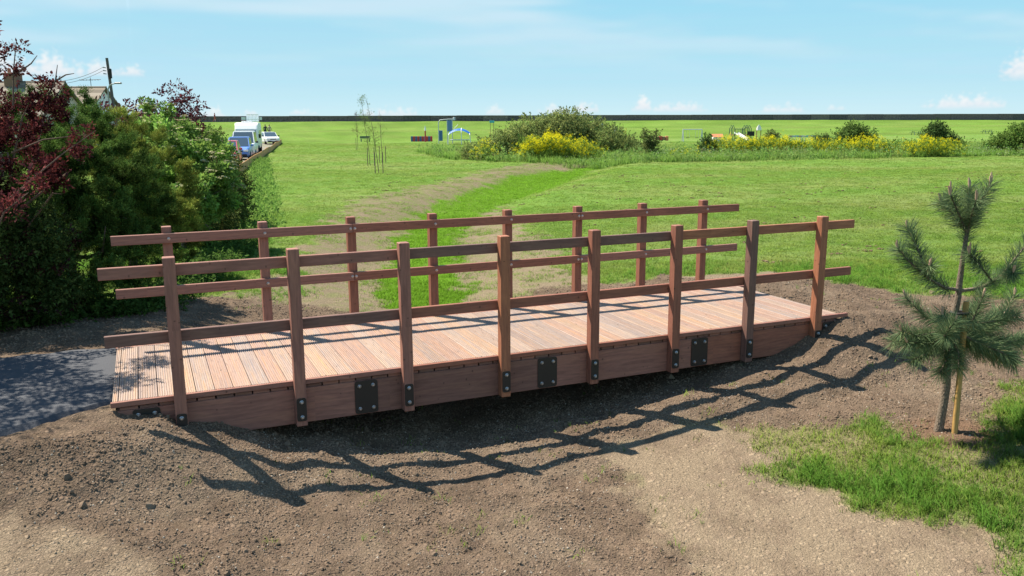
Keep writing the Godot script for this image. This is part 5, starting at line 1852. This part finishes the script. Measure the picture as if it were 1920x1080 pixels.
func build_playground() -> void:
	var blue := std(lin(0.02, 0.12, 0.45), 0.4)
	var redm := std(lin(0.45, 0.03, 0.04), 0.5)
	var navy := std(lin(0.05, 0.09, 0.24), 0.5)
	var grey := std(lin(0.42, 0.46, 0.5), 0.4)
	var green := std(lin(0.02, 0.07, 0.06), 0.5)
	var orange := std(lin(0.55, 0.2, 0.09), 0.6)
	var yellow := std(lin(0.6, 0.5, 0.06), 0.5)
	var timberm := std(lin(0.26, 0.14, 0.08), 0.8)
	var turq := std(lin(0.05, 0.36, 0.42), 0.4)
	var G := func(x: float, z: float) -> Vector3: return V(x, gh0(x, z), z)
	var mb: MB
	# red and navy panel wall
	var o: Node3D = thing("panel_wall", G.call(38.2, -105.4), "low play wall of alternating red and navy panels", "play wall")
	for k in 10:
		mb = MB.new()
		mb.box(o.position + RGT * (k - 4.5) * 0.3 + V(0, 0.36, 0), V(0.29, 0.72, 0.1), 0.02, Basis(Vector3.UP, -0.41))
		part(o, "panel", mb, redm if k % 2 else navy)
	# tapering post with a pale tip
	o = thing("rocket_post", G.call(37.8, -102.5), "slim red post with a white pointed top beside the play wall", "post")
	mb = MB.new(); bar(mb, o.position, o.position + V(0, 1.5, 0), 0.1); part(o, "shaft", mb, redm)
	mb = MB.new(); mb.tube([o.position + V(0, 1.5, 0), o.position + V(0, 1.75, 0), o.position + V(0, 2.2, 0)], [0.13, 0.13, 0.01], 8); part(o, "tip", mb, M.white)
	# outdoor gym frame
	o = thing("gym_frame", G.call(38.1, -94.7), "tall grey frame with blue panels of the outdoor gym", "gym frame")
	var b: Vector3 = o.position
	for s in [[-1.0, 2.7], [0.1, 3.0], [0.75, 3.0]]:
		mb = MB.new(); bar(mb, b + RGT * s[0], b + RGT * s[0] + V(0, s[1], 0), 0.055); part(o, "upright", mb, grey)
	mb = MB.new(); mb.tube([b + RGT * -1.0 + V(0, 2.65, 0), b + RGT * -0.8 + V(0, 2.95, 0), b + RGT * 0.3 + V(0, 3.05, 0), b + RGT * 1.0 + V(0, 3.05, 0)], [0.06, 0.06, 0.06, 0.06], 6); part(o, "top_bar", mb, grey)
	mb = MB.new(); mb.box(b + RGT * 0.42 + V(0, 2.2, 0), V(0.6, 1.4, 0.06), 0.02, Basis(Vector3.UP, -0.41)); part(o, "tall_panel", mb, std(lin(0.10, 0.2, 0.36), 0.4))
	mb = MB.new(); mb.box(b + RGT * -0.75 + V(0, 1.0, 0.1), V(0.45, 1.3, 0.06), 0.02, Basis(Vector3.UP, -0.41)); part(o, "low_panel", mb, std(lin(0.04, 0.12, 0.3), 0.4))
	mb = MB.new(); mb.box(b + RGT * 1.0 + V(0, 3.1, 0), V(0.25, 0.4, 0.25), 0.03); part(o, "head", mb, grey)
	mb = MB.new(); bar(mb, b + RGT * 0.75 + V(0, 1.6, 0), b + RGT * 1.5 + V(0, 2.4, 0), 0.04); part(o, "arm", mb, M.white)
	# blue canopy
	o = thing("canopy", G.call(38.6, -91.2), "blue domed canopy on white hoops beside the gym frame", "canopy")
	b = o.position
	mb = MB.new()
	for k in 10:
		for j in 5:
			var f := func(i: int, m: int) -> Vector3:
				var u := i / 10.0 * 2.0 - 1.0
				var w := m / 5.0 * 2.0 - 1.0
				return b + RGT * u * 1.3 + FWD * w * 0.8 + V(0, 1.95 - u * u * 0.5 - w * w * 0.25, 0)
			mb.poly([f.call(k, j), f.call(k + 1, j), f.call(k + 1, j + 1), f.call(k, j + 1)], b)
	part(o, "cover", mb, blue)
	for s in [-1.3, 0.25, 1.3]:
		mb = MB.new()
		mb.tube([b + RGT * s * 1.08 - FWD * 0.82 + V(0, 0, 0), b + RGT * s - FWD * 0.84 + V(0, 1.1, 0), b + RGT * s * 0.98 - FWD * 0.82 + V(0, 1.75 - s * s * 0.3, 0), b + RGT * s * 0.9 + V(0, 2.0 - s * s * 0.3, 0)], [0.05, 0.05, 0.05, 0.05], 6)
		part(o, "hoop", mb, M.white)
	mb = MB.new(); mb.box(b + V(0, 0.55, 0), V(2.4, 0.1, 1.2), 0.02, Basis(Vector3.UP, -0.41)); part(o, "seat", mb, grey)
	# turquoise-topped sign and others on the grass behind
	o = thing("lookout_sign", G.call(51.8, -112.8), "turquoise topped sign on two posts behind the scrub mound", "sign")
	b = o.position
	for s in [-0.25, 0.25]:
		mb = MB.new(); bar(mb, b + RGT * s, b + RGT * s + V(0, 2.5, 0), 0.04); part(o, "post", mb, timberm)
	mb = MB.new(); mb.box(b + V(0, 2.55, 0), V(0.75, 0.32, 0.12), 0.03, Basis(Vector3.UP, -0.41)); part(o, "board", mb, turq)
	o = thing("play_hut", G.call(66.9, -106.2), "pale blue roof of a little play hut over the scrub mound's right side", "play hut")
	b = o.position
	mb = MB.new(); mb.box(b + V(0, 2.2, 0), V(0.9, 0.25, 0.9), 0.05); part(o, "roof", mb, std(lin(0.35, 0.5, 0.62), 0.4))
	for s in [-0.35, 0.35]:
		mb = MB.new(); bar(mb, b + RGT * s, b + RGT * s + V(0, 2.1, 0), 0.05); part(o, "post", mb, grey)
	o = thing("litter_bin", G.call(71.7, -109.5), "grey post-shaped litter bin on the grass right of the scrub mound", "bin")
	b = o.position
	mb = MB.new(); mb.lathe(b, Vector3.UP, [[0.0, 0.24], [1.6, 0.26], [1.61, 0.3], [1.75, 0.3], [1.85, 0.15]], 12); part(o, "drum", mb, std(lin(0.25, 0.28, 0.27), 0.6))
	for k in 2:
		o = thing("yellow_post", G.call(67.2 + k * 0.75, -100.6 + k * 0.3), ["left", "right"][k] + " one of two slim yellow goal posts near the litter bin", "post", "yellow posts")
		mb = MB.new(); bar(mb, o.position, o.position + V(0, 1.75, 0), 0.06); part(o, "shaft", mb, yellow)
		mb = MB.new(); bar(mb, o.position + V(0, 1.2, 0), o.position + RGT * (0.4 if k == 0 else -0.4) + V(0, 1.2, 0), 0.045); part(o, "arm", mb, yellow)
	# swings
	o = thing("swing_frame", G.call(69.1, -85.5), "grey swing frame with two seats behind the tall grass", "swings")
	b = o.position
	for s in [-1.25, 1.25]:
		for e in [-0.5, 0.5]:
			mb = MB.new(); bar(mb, b + RGT * s + FWD * e, b + RGT * s + V(0, 1.55, 0), 0.05); part(o, "leg", mb, grey)
	mb = MB.new(); bar(mb, b - RGT * 1.3 + V(0, 1.57, 0), b + RGT * 1.3 + V(0, 1.57, 0), 0.06); part(o, "top_bar", mb, grey)
	for s in [-0.6, 0.6]:
		mb = MB.new(); mb.box(b + RGT * s + V(0, 0.5, 0), V(0.45, 0.06, 0.2), 0.01); part(o, "swing_seat", mb, M.black)
		for e in [-0.2, 0.2]:
			mb = MB.new(); bar(mb, b + RGT * (s + e) + V(0, 0.5, 0), b + RGT * (s + e) + V(0, 1.55, 0), 0.012); part(o, "chain", mb, grey)
	# timber crawl train
	o = thing("play_train", G.call(68.9, -92.2), "low brown timber play train left of the swings", "play train")
	b = o.position
	for k in 4:
		mb = MB.new(); mb.box(b + RGT * (k - 1.5) * 0.42 + V(0, 0.35, 0), V(0.38, 0.5 + 0.12 * (k % 2), 0.6), 0.04, Basis(Vector3.UP, -0.41)); part(o, "wagon", mb, [timberm, redm, timberm, orange][k])
	# little house
	o = thing("play_house", G.call(74.6, -87.5), "small orange and white play house right of the swings", "play house")
	b = o.position
	mb = MB.new(); mb.box(b + V(0, 0.3, 0), V(1.2, 0.6, 1.0), 0.03, Basis(Vector3.UP, -0.41)); part(o, "wall", mb, M.white)
	mb = MB.new()
	for s in [-1, 1]:
		mb.poly([b + RGT * 0.75 + V(0, 0.95, 0), b - RGT * 0.75 + V(0, 0.95, 0), b - RGT * 0.75 + FWD * s * 0.65 + V(0, 0.55, 0), b + RGT * 0.75 + FWD * s * 0.65 + V(0, 0.55, 0)], b)
	part(o, "roof", mb, orange)
	# climbing frame with slide
	o = thing("climbing_frame", G.call(74.9, -82.9), "dark green climbing frame with pointed arches and a white slide", "climbing frame")
	b = o.position
	for s in [-1.15, 0.55, 1.0]:
		for e in [-0.45, 0.45]:
			mb = MB.new(); mb.tube([b + RGT * (s - 0.22) + FWD * e, b + RGT * (s - 0.22) + FWD * e + V(0, 1.75, 0), b + RGT * s + FWD * e + V(0, 2.2, 0), b + RGT * (s + 0.22) + FWD * e + V(0, 1.75, 0), b + RGT * (s + 0.22) + FWD * e], [0.05, 0.05, 0.05, 0.05, 0.05], 6); part(o, "arch", mb, green)
	mb = MB.new(); mb.box(b + V(0, 0.95, 0), V(2.4, 0.08, 0.9), 0.02, Basis(Vector3.UP, -0.41)); part(o, "platform", mb, timberm)
	for k in 6:
		mb = MB.new(); bar(mb, b + RGT * (-0.8 + k * 0.2) - FWD * 0.45 + V(0, 0.95, 0), b + RGT * (-0.8 + k * 0.2) - FWD * 0.45 + V(0, 1.7, 0), 0.025); part(o, "baluster", mb, green)
	mb = MB.new(); bar(mb, b + RGT * -0.9 - FWD * 0.45 + V(0, 1.7, 0), b + RGT * 0.4 - FWD * 0.45 + V(0, 1.7, 0), 0.04); part(o, "guard_rail", mb, green)
	for k in 5:
		mb = MB.new(); bar(mb, b + RGT * -1.3 - FWD * 0.3 + V(0, 1.5, 0), b + RGT * (-2.0 + k * 0.12) - FWD * (0.3 + k * 0.1), 0.025); part(o, "net_rope", mb, yellow)
	mb = MB.new()
	var p0 := b - RGT * 0.75 - FWD * 0.5 + V(0, 1.15, 0)
	var p1 := b + RGT * 0.25 - FWD * 2.4 + V(0, 0.3, 0)
	for k in 6:
		var a0 := p0.lerp(p1, k / 6.0); var a1 := p0.lerp(p1, (k + 1) / 6.0)
		mb.poly([a0 - RGT * 0.25, a0 + RGT * 0.25, a1 + RGT * 0.25, a1 - RGT * 0.25], b - V(0, 5, 0))
		for s in [-0.25, 0.25]:
			mb.poly([a0 + RGT * s, a1 + RGT * s, a1 + RGT * s + V(0, 0.2, 0), a0 + RGT * s + V(0, 0.2, 0)], b)
	part(o, "slide", mb, M.white)
	mb = MB.new(); mb.box(b + RGT * 1.15 - FWD * 0.6 + V(0, 1.1, 0), V(0.95, 0.6, 0.06), 0.02, Basis(Vector3.UP, -0.41)); part(o, "dark_panel", mb, M.black)
	# tall post with a white peak
	o = thing("peaked_tower", G.call(77.1, -82.0), "two red posts under a white rounded peak right of the climbing frame", "play tower")
	b = o.position
	for s in [-0.28, 0.28]:
		mb = MB.new(); bar(mb, b + RGT * s, b + RGT * s + V(0, 1.8, 0), 0.05); part(o, "post", mb, timberm)
	mb = MB.new(); mb.lathe(b + V(0, 1.55, 0), Vector3.UP, [[0.0, 0.33], [0.25, 0.33], [0.5, 0.22], [0.72, 0.04]], 10); part(o, "peak", mb, M.white)
	# low fence right of the play area
	o = thing("play_fence", G.call(82.3, -79.7), "low teal and pink fence at the right end of the play area", "fence")
	b = o.position
	for k in 9:
		mb = MB.new(); bar(mb, b + RGT * (k - 4) * 0.42, b + RGT * (k - 4) * 0.42 + V(0, 0.85, 0), 0.035); part(o, "post", mb, turq if k > 5 else grey)
	for k in 8:
		mb = MB.new(); mb.box(b + RGT * (k - 3.5) * 0.42 + V(0, 0.72, 0), V(0.4, 0.22, 0.04), 0.01, Basis(Vector3.UP, -0.41)); part(o, "panel", mb, [std(lin(0.42, 0.25, 0.22), 0.6), grey, turq][k % 3])
	# picnic tables on the far grass
	for k in 2:
		o = thing("picnic_table", G.call([136.3, 157.7][k], [-108.4, -110.0][k]), ["dark green picnic table left of the dark dense bush", "dark green picnic table farther right on the grass near the bank"][k], "picnic table", "picnic tables")
		b = o.position
		var bs := Basis(Vector3.UP, -0.41)
		for j in 4:
			mb = MB.new(); mb.box(b + FWD * (j - 1.5) * 0.19 + V(0, 0.76, 0), V(1.9, 0.05, 0.17), 0.005, bs); part(o, "top_plank", mb, green)
		for s in [-1, 1]:
			mb = MB.new(); mb.box(b + FWD * s * 0.75 + V(0, 0.45, 0), V(1.9, 0.05, 0.25), 0.005, bs); part(o, "bench", mb, green)
			for e in [-1, 1]:
				mb = MB.new(); bar(mb, b + RGT * s * 0.6 + FWD * e * 0.75, b + RGT * s * 0.6 + FWD * e * 0.25 + V(0, 0.74, 0), 0.05); part(o, "leg", mb, green)
	o = thing("park_bench", G.call(31.1, -108.8), "dark bench on the lawn behind the saplings", "bench")
	b = o.position
	mb = MB.new(); mb.box(b + V(0, 0.4, 0), V(1.4, 0.06, 0.4), 0.01); part(o, "seat", mb, green)
	mb = MB.new(); mb.box(b + V(0, 0.62, -0.2), V(1.4, 0.25, 0.05), 0.01); part(o, "backrest", mb, green)
	for s in [-0.65, 0.65]:
		mb = MB.new(); mb.box(b + V(s * 0.9, 0.18, 0), V(0.08, 0.36, 0.36), 0.01); part(o, "leg", mb, green)

# ------------------------------------------------------------------ people: one skin drawn round a skeleton
func figure(bones: Array, cols: Array, cell: float) -> ArrayMesh:
	# bones [a, b, ra, rb]; cols [height, colour] from the top down
	var lo := V(9, 9, 9)
	var hi := -lo
	for q in bones:
		for e in [q[0], q[1]]:
			lo = lo.min(e)
			hi = hi.max(e)
	lo -= V(0.2, 0.2, 0.2)
	hi += V(0.2, 0.2, 0.2)
	var n := Vector3i((hi - lo) / cell) + Vector3i.ONE
	var f := PackedFloat32Array()
	f.resize(n.x * n.y * n.z)
	for k in n.z:
		for j in n.y:
			for i in n.x:
				var p := lo + V(i, j, k) * cell
				var d := 1.0
				for q in bones:
					var ab: Vector3 = q[1] - q[0]
					var t := clampf((p - q[0]).dot(ab) / ab.length_squared(), 0, 1)
					var e: float = (p - q[0] - ab * t).length() - lerpf(q[2], q[3], t)
					var h := maxf(0.05 - absf(d - e), 0.0) / 0.05
					d = minf(d, e) - h * h * 0.0125
				f[(k * n.y + j) * n.x + i] = d
	var mb := MB.new()
	var id := {}
	var st := [1, n.x, n.x * n.y]
	for k in n.z - 1:
		for j in n.y - 1:
			for i in n.x - 1:
				var b := (k * n.y + j) * n.x + i
				var s := V(0, 0, 0)
				var c := 0
				for ax in 3:
					for e in 4:
						var o: int = b + (st[(ax + 1) % 3] if e & 1 else 0) + (st[(ax + 2) % 3] if e & 2 else 0)
						var f0 := f[o]
						var f1 := f[o + st[ax]]
						if (f0 < 0.0) != (f1 < 0.0):
							var q := V(0, 0, 0)
							q[ax] = f0 / (f0 - f1)
							q[(ax + 1) % 3] = 1.0 if e & 1 else 0.0
							q[(ax + 2) % 3] = 1.0 if e & 2 else 0.0
							s += q
							c += 1
				if c:
					var p := lo + (V(i, j, k) + s / c) * cell
					id[b] = mb.v.size()
					mb.v.push_back(p)
					mb.n.push_back(V(f[b + 1] - f[b], f[b + st[1]] - f[b], f[b + st[2]] - f[b]).normalized())
					mb.uv.push_back(Vector2.ZERO)
					var cc: Color = cols[cols.size() - 1][1]
					for q in cols:
						if p.y > q[0]:
							cc = q[1]
							break
					mb.c.push_back(cc)
	for b in id:
		for ax in 3:
			var u: int = st[(ax + 1) % 3]
			var w: int = st[(ax + 2) % 3]
			if not (id.has(b - u) and id.has(b - w) and id.has(b - u - w)): continue
			if (f[b] < 0.0) == (f[b + st[ax]] < 0.0): continue
			var q := [id[b], id[b - u], id[b - u - w], id[b - w]]
			if f[b] < 0.0: mb.ix.append_array([q[0], q[2], q[1], q[0], q[3], q[2]])
			else: mb.ix.append_array([q[0], q[1], q[2], q[0], q[2], q[3]])
	return mb.mesh()

func build_people() -> void:
	var walk := func(s: float) -> Array:
		return [[V(0, 1.0, 0), V(0, 1.38, 0.01), 0.13, 0.15], [V(-0.17, 1.4, 0), V(0.17, 1.4, 0), 0.06, 0.06], [V(0, 1.42, 0), V(0, 1.56, 0.01), 0.05, 0.05], [V(0, 1.62, 0.02), V(0, 1.68, 0.0), 0.085, 0.1], [V(0, 1.61, 0.09), V(0, 1.63, 0.115), 0.025, 0.015],
			[V(0.1, 0.95, 0), V(0.11, 0.52, 0.12 * s), 0.095, 0.06], [V(0.11, 0.52, 0.12 * s), V(0.11, 0.1, -0.05 * s + 0.1), 0.06, 0.04], [V(0.11, 0.05, 0.08), V(0.12, 0.04, 0.24), 0.045, 0.035],
			[V(-0.1, 0.95, 0), V(-0.11, 0.52, -0.06 * s), 0.095, 0.06], [V(-0.11, 0.52, -0.06 * s), V(-0.11, 0.12, -0.34 * s), 0.06, 0.04], [V(-0.11, 0.08, -0.36 * s), V(-0.11, 0.04, -0.22 * s), 0.045, 0.035],
			[V(0.2, 1.38, 0), V(0.26, 1.1, -0.1 * s), 0.055, 0.045], [V(0.26, 1.1, -0.1 * s), V(0.25, 0.86, 0.03), 0.042, 0.032], [V(0.25, 0.84, 0.04), V(0.25, 0.74, 0.08), 0.035, 0.02],
			[V(-0.2, 1.38, 0), V(-0.26, 1.1, 0.1 * s), 0.055, 0.045], [V(-0.26, 1.1, 0.1 * s), V(-0.25, 0.88, 0.24), 0.042, 0.032], [V(-0.25, 0.87, 0.26), V(-0.25, 0.78, 0.32), 0.035, 0.02]]
	var mat := tinted(0.8)
	var skin := Color(0.4, 0.24, 0.17)
	var people := [
		[V(16.3, 0, -169.8), 1.3, 1.0, [[1.7, Color(0.03, 0.02, 0.02)], [1.5, skin], [0.98, Color(0.30, 0.10, 0.12)], [0.1, Color(0.45, 0.10, 0.07)], [-1, Color(0.05, 0.05, 0.05)]], "person in red trousers walking along the foot of the sea wall"],
		[V(19.55, 0, -122.6), 2.6, 0.8, [[1.7, Color(0.02, 0.02, 0.02)], [1.5, skin], [0.98, Color(0.06, 0.06, 0.07)], [0.1, Color(0.05, 0.05, 0.07)], [-1, Color(0.03, 0.03, 0.03)]], "person in dark clothes walking down the bank beside the motorhome"],
		[V(20.1, 0, -122.3), 2.5, 1.0, [[1.7, Color(0.12, 0.07, 0.04)], [1.5, skin], [0.98, Color(0.42, 0.33, 0.25)], [0.45, Color(0.35, 0.25, 0.18)], [0.1, skin], [-1, Color(0.3, 0.3, 0.3)]], "person in pale clothes walking next to the person in dark clothes"]]
	for p in people:
		var at: Vector3 = p[0]
		at.y = gh0(at.x, at.z)
		var t := thing("person", at, p[4], "person", "people on the bank")
		t.rotation.y = p[1]
		place(t, "body", figure(walk.call(p[2]), p[3], 0.036), mat, Vector3.ZERO)

# ------------------------------------------------------------------ loose soil and turf
func clod_mesh(sd: int) -> ArrayMesh:
	var sp := SphereMesh.new()
	sp.radius = 1.0
	sp.height = 2.0
	sp.radial_segments = 6
	sp.rings = 3
	var a := sp.get_mesh_arrays()
	var v: PackedVector3Array = a[Mesh.ARRAY_VERTEX]
	for i in v.size():
		var p := v[i]
		v[i] = p * (1.0 + 0.45 * nz.get_noise_3d(p.x * 1.3 + sd * 7.0, p.y * 1.3, p.z * 1.3)) * Vector3(1.0, 0.75, 0.9)
	var mb := MB.new()
	var ix: PackedInt32Array = a[Mesh.ARRAY_INDEX]
	for i in range(0, ix.size(), 3):
		if (v[ix[i]] - v[ix[i + 1]]).length() < 1e-4 or (v[ix[i + 2]] - v[ix[i + 1]]).length() < 1e-4 or (v[ix[i]] - v[ix[i + 2]]).length() < 1e-4: continue
		mb.poly([v[ix[i]], v[ix[i + 1]], v[ix[i + 2]]], Vector3.ZERO)
	return mb.mesh()

func build_clods() -> void:
	var ms := [clod_mesh(1), clod_mesh(2), clod_mesh(3)]
	var where := [[], [], []]
	var tints := [[], [], []]
	var pw := []
	var pt := []
	for k in 420000:
		var d := sqrt(rnd(4.0 * 4.0, 16.0 * 16.0))
		if d > 9.0 and k % 4: continue
		var lat := rnd(-0.66, 0.66) * d
		var x := CAM.x + RGT.x * lat + FWD.x * d
		var z := CAM.z + RGT.z * lat + FWD.z * d
		if x < -1.0: continue
		var c := cover(x, z)
		if c.x < 0.3: continue
		if x < 1.95 and z < 0.25 and z > -2.7: continue
		var patch := nz2.get_noise_2d(x * 1.2 + 33.0, z * 1.2)
		var keep := 0.72 + patch * 1.0
		if c.y > 0.4: keep = 0.5 + patch * 0.4
		if rnd(0, 1) > keep: continue
		var y := gh0(x, z) + crumbs(x, z, c)
		var r := 0.004 + 0.0075 * pow(rnd(0, 1), 1.5)
		var big := rnd(0, 1)
		if big > 0.9992: r = rnd(0.022, 0.042)
		elif big > 0.972: r = rnd(0.012, 0.022)
		if d > 9.0: r *= 1.35
		if c.y > 0.4: r *= 0.6
		var t := Transform3D(Basis(rdir(), rnd(0, TAU)) * Basis.from_scale(V(r, r, r)), V(x, y - r * 0.05, z))
		if rnd(0, 1) > 0.955 and r < 0.012:
			pw.append(t)
			pt.append(Color(0.33, 0.29, 0.24) * rnd(0.6, 1.2))
		else:
			var kk := k % 3
			where[kk].append(t)
			var g := ground_colour(x, z, c)
			tints[kk].append(g * rnd(0.85, 1.2) * (0.9 if r > 0.016 else 1.0))
	print("clods ", where[0].size() * 3, " pebbles ", pw.size())
	for k in 3:
		var o := copies(self, "soil_clods", ms[k], M.clod, where[k], tints[k])
		tag(o, ["loose brown clods of soil on the bare ground", "crumbs of soil between the clods on the bare ground", "lumps of soil strewn over the bare ground"][k], "soil", "loose soil", "stuff")
	var o := copies(self, "pebbles", ms[0], M.clod, pw, pt)
	tag(o, "pale pebbles scattered in the bare soil", "pebbles", "", "stuff")

func tuft(n: int, h: float, spread: float, lean: float, w: float) -> ArrayMesh:
	var mb := MB.new()
	for k in n:
		var a := rnd(0, TAU)
		var r := sqrt(rnd(0, 1)) * spread
		var at := V(cos(a) * r, -0.01, sin(a) * r)
		var t := rnd(0, TAU)
		var hh := h * rnd(0.55, 1.15)
		mb.col = Color(1, 1, 1).lerp(Color(0.7, 0.8, 0.6), rnd(0, 1)) if rnd(0, 1) > 0.1 else Color(1.5, 1.15, 1.5)
		mb.blade(at, V(cos(t), 0, sin(t)) * hh * lean * rnd(0.3, 1.2), hh, w * rnd(0.7, 1.3), V(cos(a + t), 0, sin(a + t)))
	return mb.mesh()

func build_grass() -> void:
	M.tuft_tall = tuft(9, 0.14, 0.1, 0.5, 0.006)
	var short := [tuft(11, 0.055, 0.075, 0.7, 0.0055), tuft(13, 0.07, 0.085, 0.8, 0.005)]
	var long := [tuft(14, 0.17, 0.05, 0.75, 0.0065), tuft(16, 0.14, 0.06, 0.9, 0.006)]
	var W := {"lawn": [[], []], "rough": [[], []]}
	var T := {"lawn": [[], []], "rough": [[], []]}
	# [near, far, tufts per square metre, spread, height]
	for zone in [[4.0, 9.5, 900.0, 1.0, 0.9], [9.5, 16.0, 360.0, 1.0, 0.75], [16.0, 28.0, 120.0, 1.35, 0.65], [28.0, 50.0, 36.0, 2.1, 0.65], [50.0, 112.0, 8.0, 3.8, 0.8]]:
		var num := int(0.66 * (zone[1] * zone[1] - zone[0] * zone[0]) * zone[2])
		for k in num:
			var d := sqrt(rnd(zone[0] * zone[0], zone[1] * zone[1]))
			var lat := rnd(-0.66, 0.66) * d
			var x := CAM.x + RGT.x * lat + FWD.x * d
			var z := CAM.z + RGT.z * lat + FWD.z * d
			if x < 2.2 and z > -5.5: continue
			var c := cover(x, z)
			var bare := clampf(c.x + c.y, 0, 1)
			var patch := nz2.get_noise_2d(x * 0.55 + 13.0, z * 0.55)
			var keep := 1.0 - bare * 1.05
			keep *= 1.0 - c.z * clampf(0.6 - patch * 1.3 + 0.2 * smoothstep(-14.0, -8.0, z), 0.0, 0.95) * (1.0 - c.w)
			if zone[0] < 9.0: keep *= clampf(0.8 + patch * 1.1 + 0.3 * smoothstep(8.4, 10.0, x), 0.32, 1.0)
			elif d < 40.0: keep *= clampf(0.95 + patch * 0.8, 0.35, 1.0)
			if bare > 0.9 and rnd(0, 1) < 0.004 + 0.012 * maxf(patch, 0.0): keep = 1.0
			if rnd(0, 1) > keep: continue
			if Vector2(x - 8.95, z - 2.36).length() < 0.3 + 0.1 * nz.get_noise_2d(x * 4.0, z * 4.0): continue
			var y := gh0(x, z)
			if z > -9.0 and x < 16.0: y += crumbs(x, z, c)
			var g := turf(x, z)
			g = Color(0.22, 0.36, 0.05).lerp(Color(0.29, 0.345, 0.09), clampf((g.r - 0.12) * 9.0, 0.0, 1.0)).lerp(Color(0.13, 0.27, 0.042), clampf(0.25 + patch, 0.0, 0.65))
			if c.w > 0.45: g = Color(0.185, 0.37, 0.03)
			g *= rnd(0.75, 1.2)
			# long grass: round the pine, beside the bridge's right end, at the hedge foot
			var rough := 0.0
			if zone[0] < 9.0: rough = clampf(0.2 + patch * 0.6 + 0.3 * smoothstep(8.8, 10.2, x), 0.06, 0.5)
			elif d < 16.0 and x > 8.0: rough = 0.55 * smoothstep(16.0, 10.0, d)
			elif x < 5.0 and z > -14.0: rough = 0.5
			var kk := k % 2
			if rnd(0, 1) < rough:
				var s := rnd(0.4, 1.05) * clampf(0.7 + patch * 0.9 + 0.3 * smoothstep(8.8, 10.2, x), 0.4, 1.25)
				if bare > 0.5: s *= 0.45
				g = g.lerp(Color(0.15, 0.37, 0.06), 0.6)
				W.rough[kk].append(Transform3D(Basis(Vector3.UP, rnd(0, TAU)) * Basis.from_scale(V(s, s, s)), V(x, y, z)))
				T.rough[kk].append(g)
			else:
				var s: float = zone[3] * rnd(0.8, 1.25)
				var sy: float = zone[4] * rnd(0.65, 1.3) * (1.5 if c.w > 0.3 else 1.0)
				W.lawn[kk].append(Transform3D(Basis(Vector3.UP, rnd(0, TAU)) * Basis.from_scale(V(s, sy, s)), V(x, y, z)))
				T.lawn[kk].append(g)
	print("tufts ", W.lawn[0].size() * 2, " rough ", W.rough[0].size() * 2)
	for kk in 2:
		var o := copies(self, "lawn_grass", short[kk], M.grass, W.lawn[kk], T.lawn[kk])
		tag(o, ["short bright lawn grass that covers the field behind the bridge", "finer lawn grass mixed into the field behind the bridge"][kk], "grass", "", "stuff")
		o = copies(self, "rough_grass", long[kk], M.grass, W.rough[kk], T.rough[kk])
		tag(o, ["longer tufted grass round the young pine and the bridge's right end", "leaning grass tufts in front of the young pine"][kk], "grass", "", "stuff")

func build_casts() -> void:
	# little heaps of turned earth on the lawn
	var m := clod_mesh(9)
	var where := []
	var tints := []
	for k in 420:
		var d := sqrt(rnd(11.0 * 11.0, 46.0 * 46.0))
		var lat := rnd(-0.2, 0.64) * d
		var x := CAM.x + RGT.x * lat + FWD.x * d
		var z := CAM.z + RGT.z * lat + FWD.z * d
		var c := cover(x, z)
		if c.x + c.w + c.z > 0.2 or nz2.get_noise_2d(x * 0.3, z * 0.3 + 70.0) < 0.02: continue
		for e in rng.randi_range(1, 5):
			var r := rnd(0.014, 0.036)
			var p := V(x + rnd(-0.15, 0.15), 0, z + rnd(-0.12, 0.12))
			p.y = gh0(p.x, p.z) + (crumbs(p.x, p.z, c) if p.z > -9.0 and p.x < 16.0 else 0.0) + r * 0.3
			where.append(Transform3D(Basis(Vector3.UP, rnd(0, TAU)) * Basis.from_scale(V(r * 1.6, r, r * 1.4)), p))
			tints.append(Color(0.16, 0.115, 0.075) * rnd(0.6, 1.2))
	var o := copies(self, "earth_heaps", m, M.clod, where, tints)
	tag(o, "small heaps of brown earth scattered over the lawn to the right", "soil", "", "stuff")
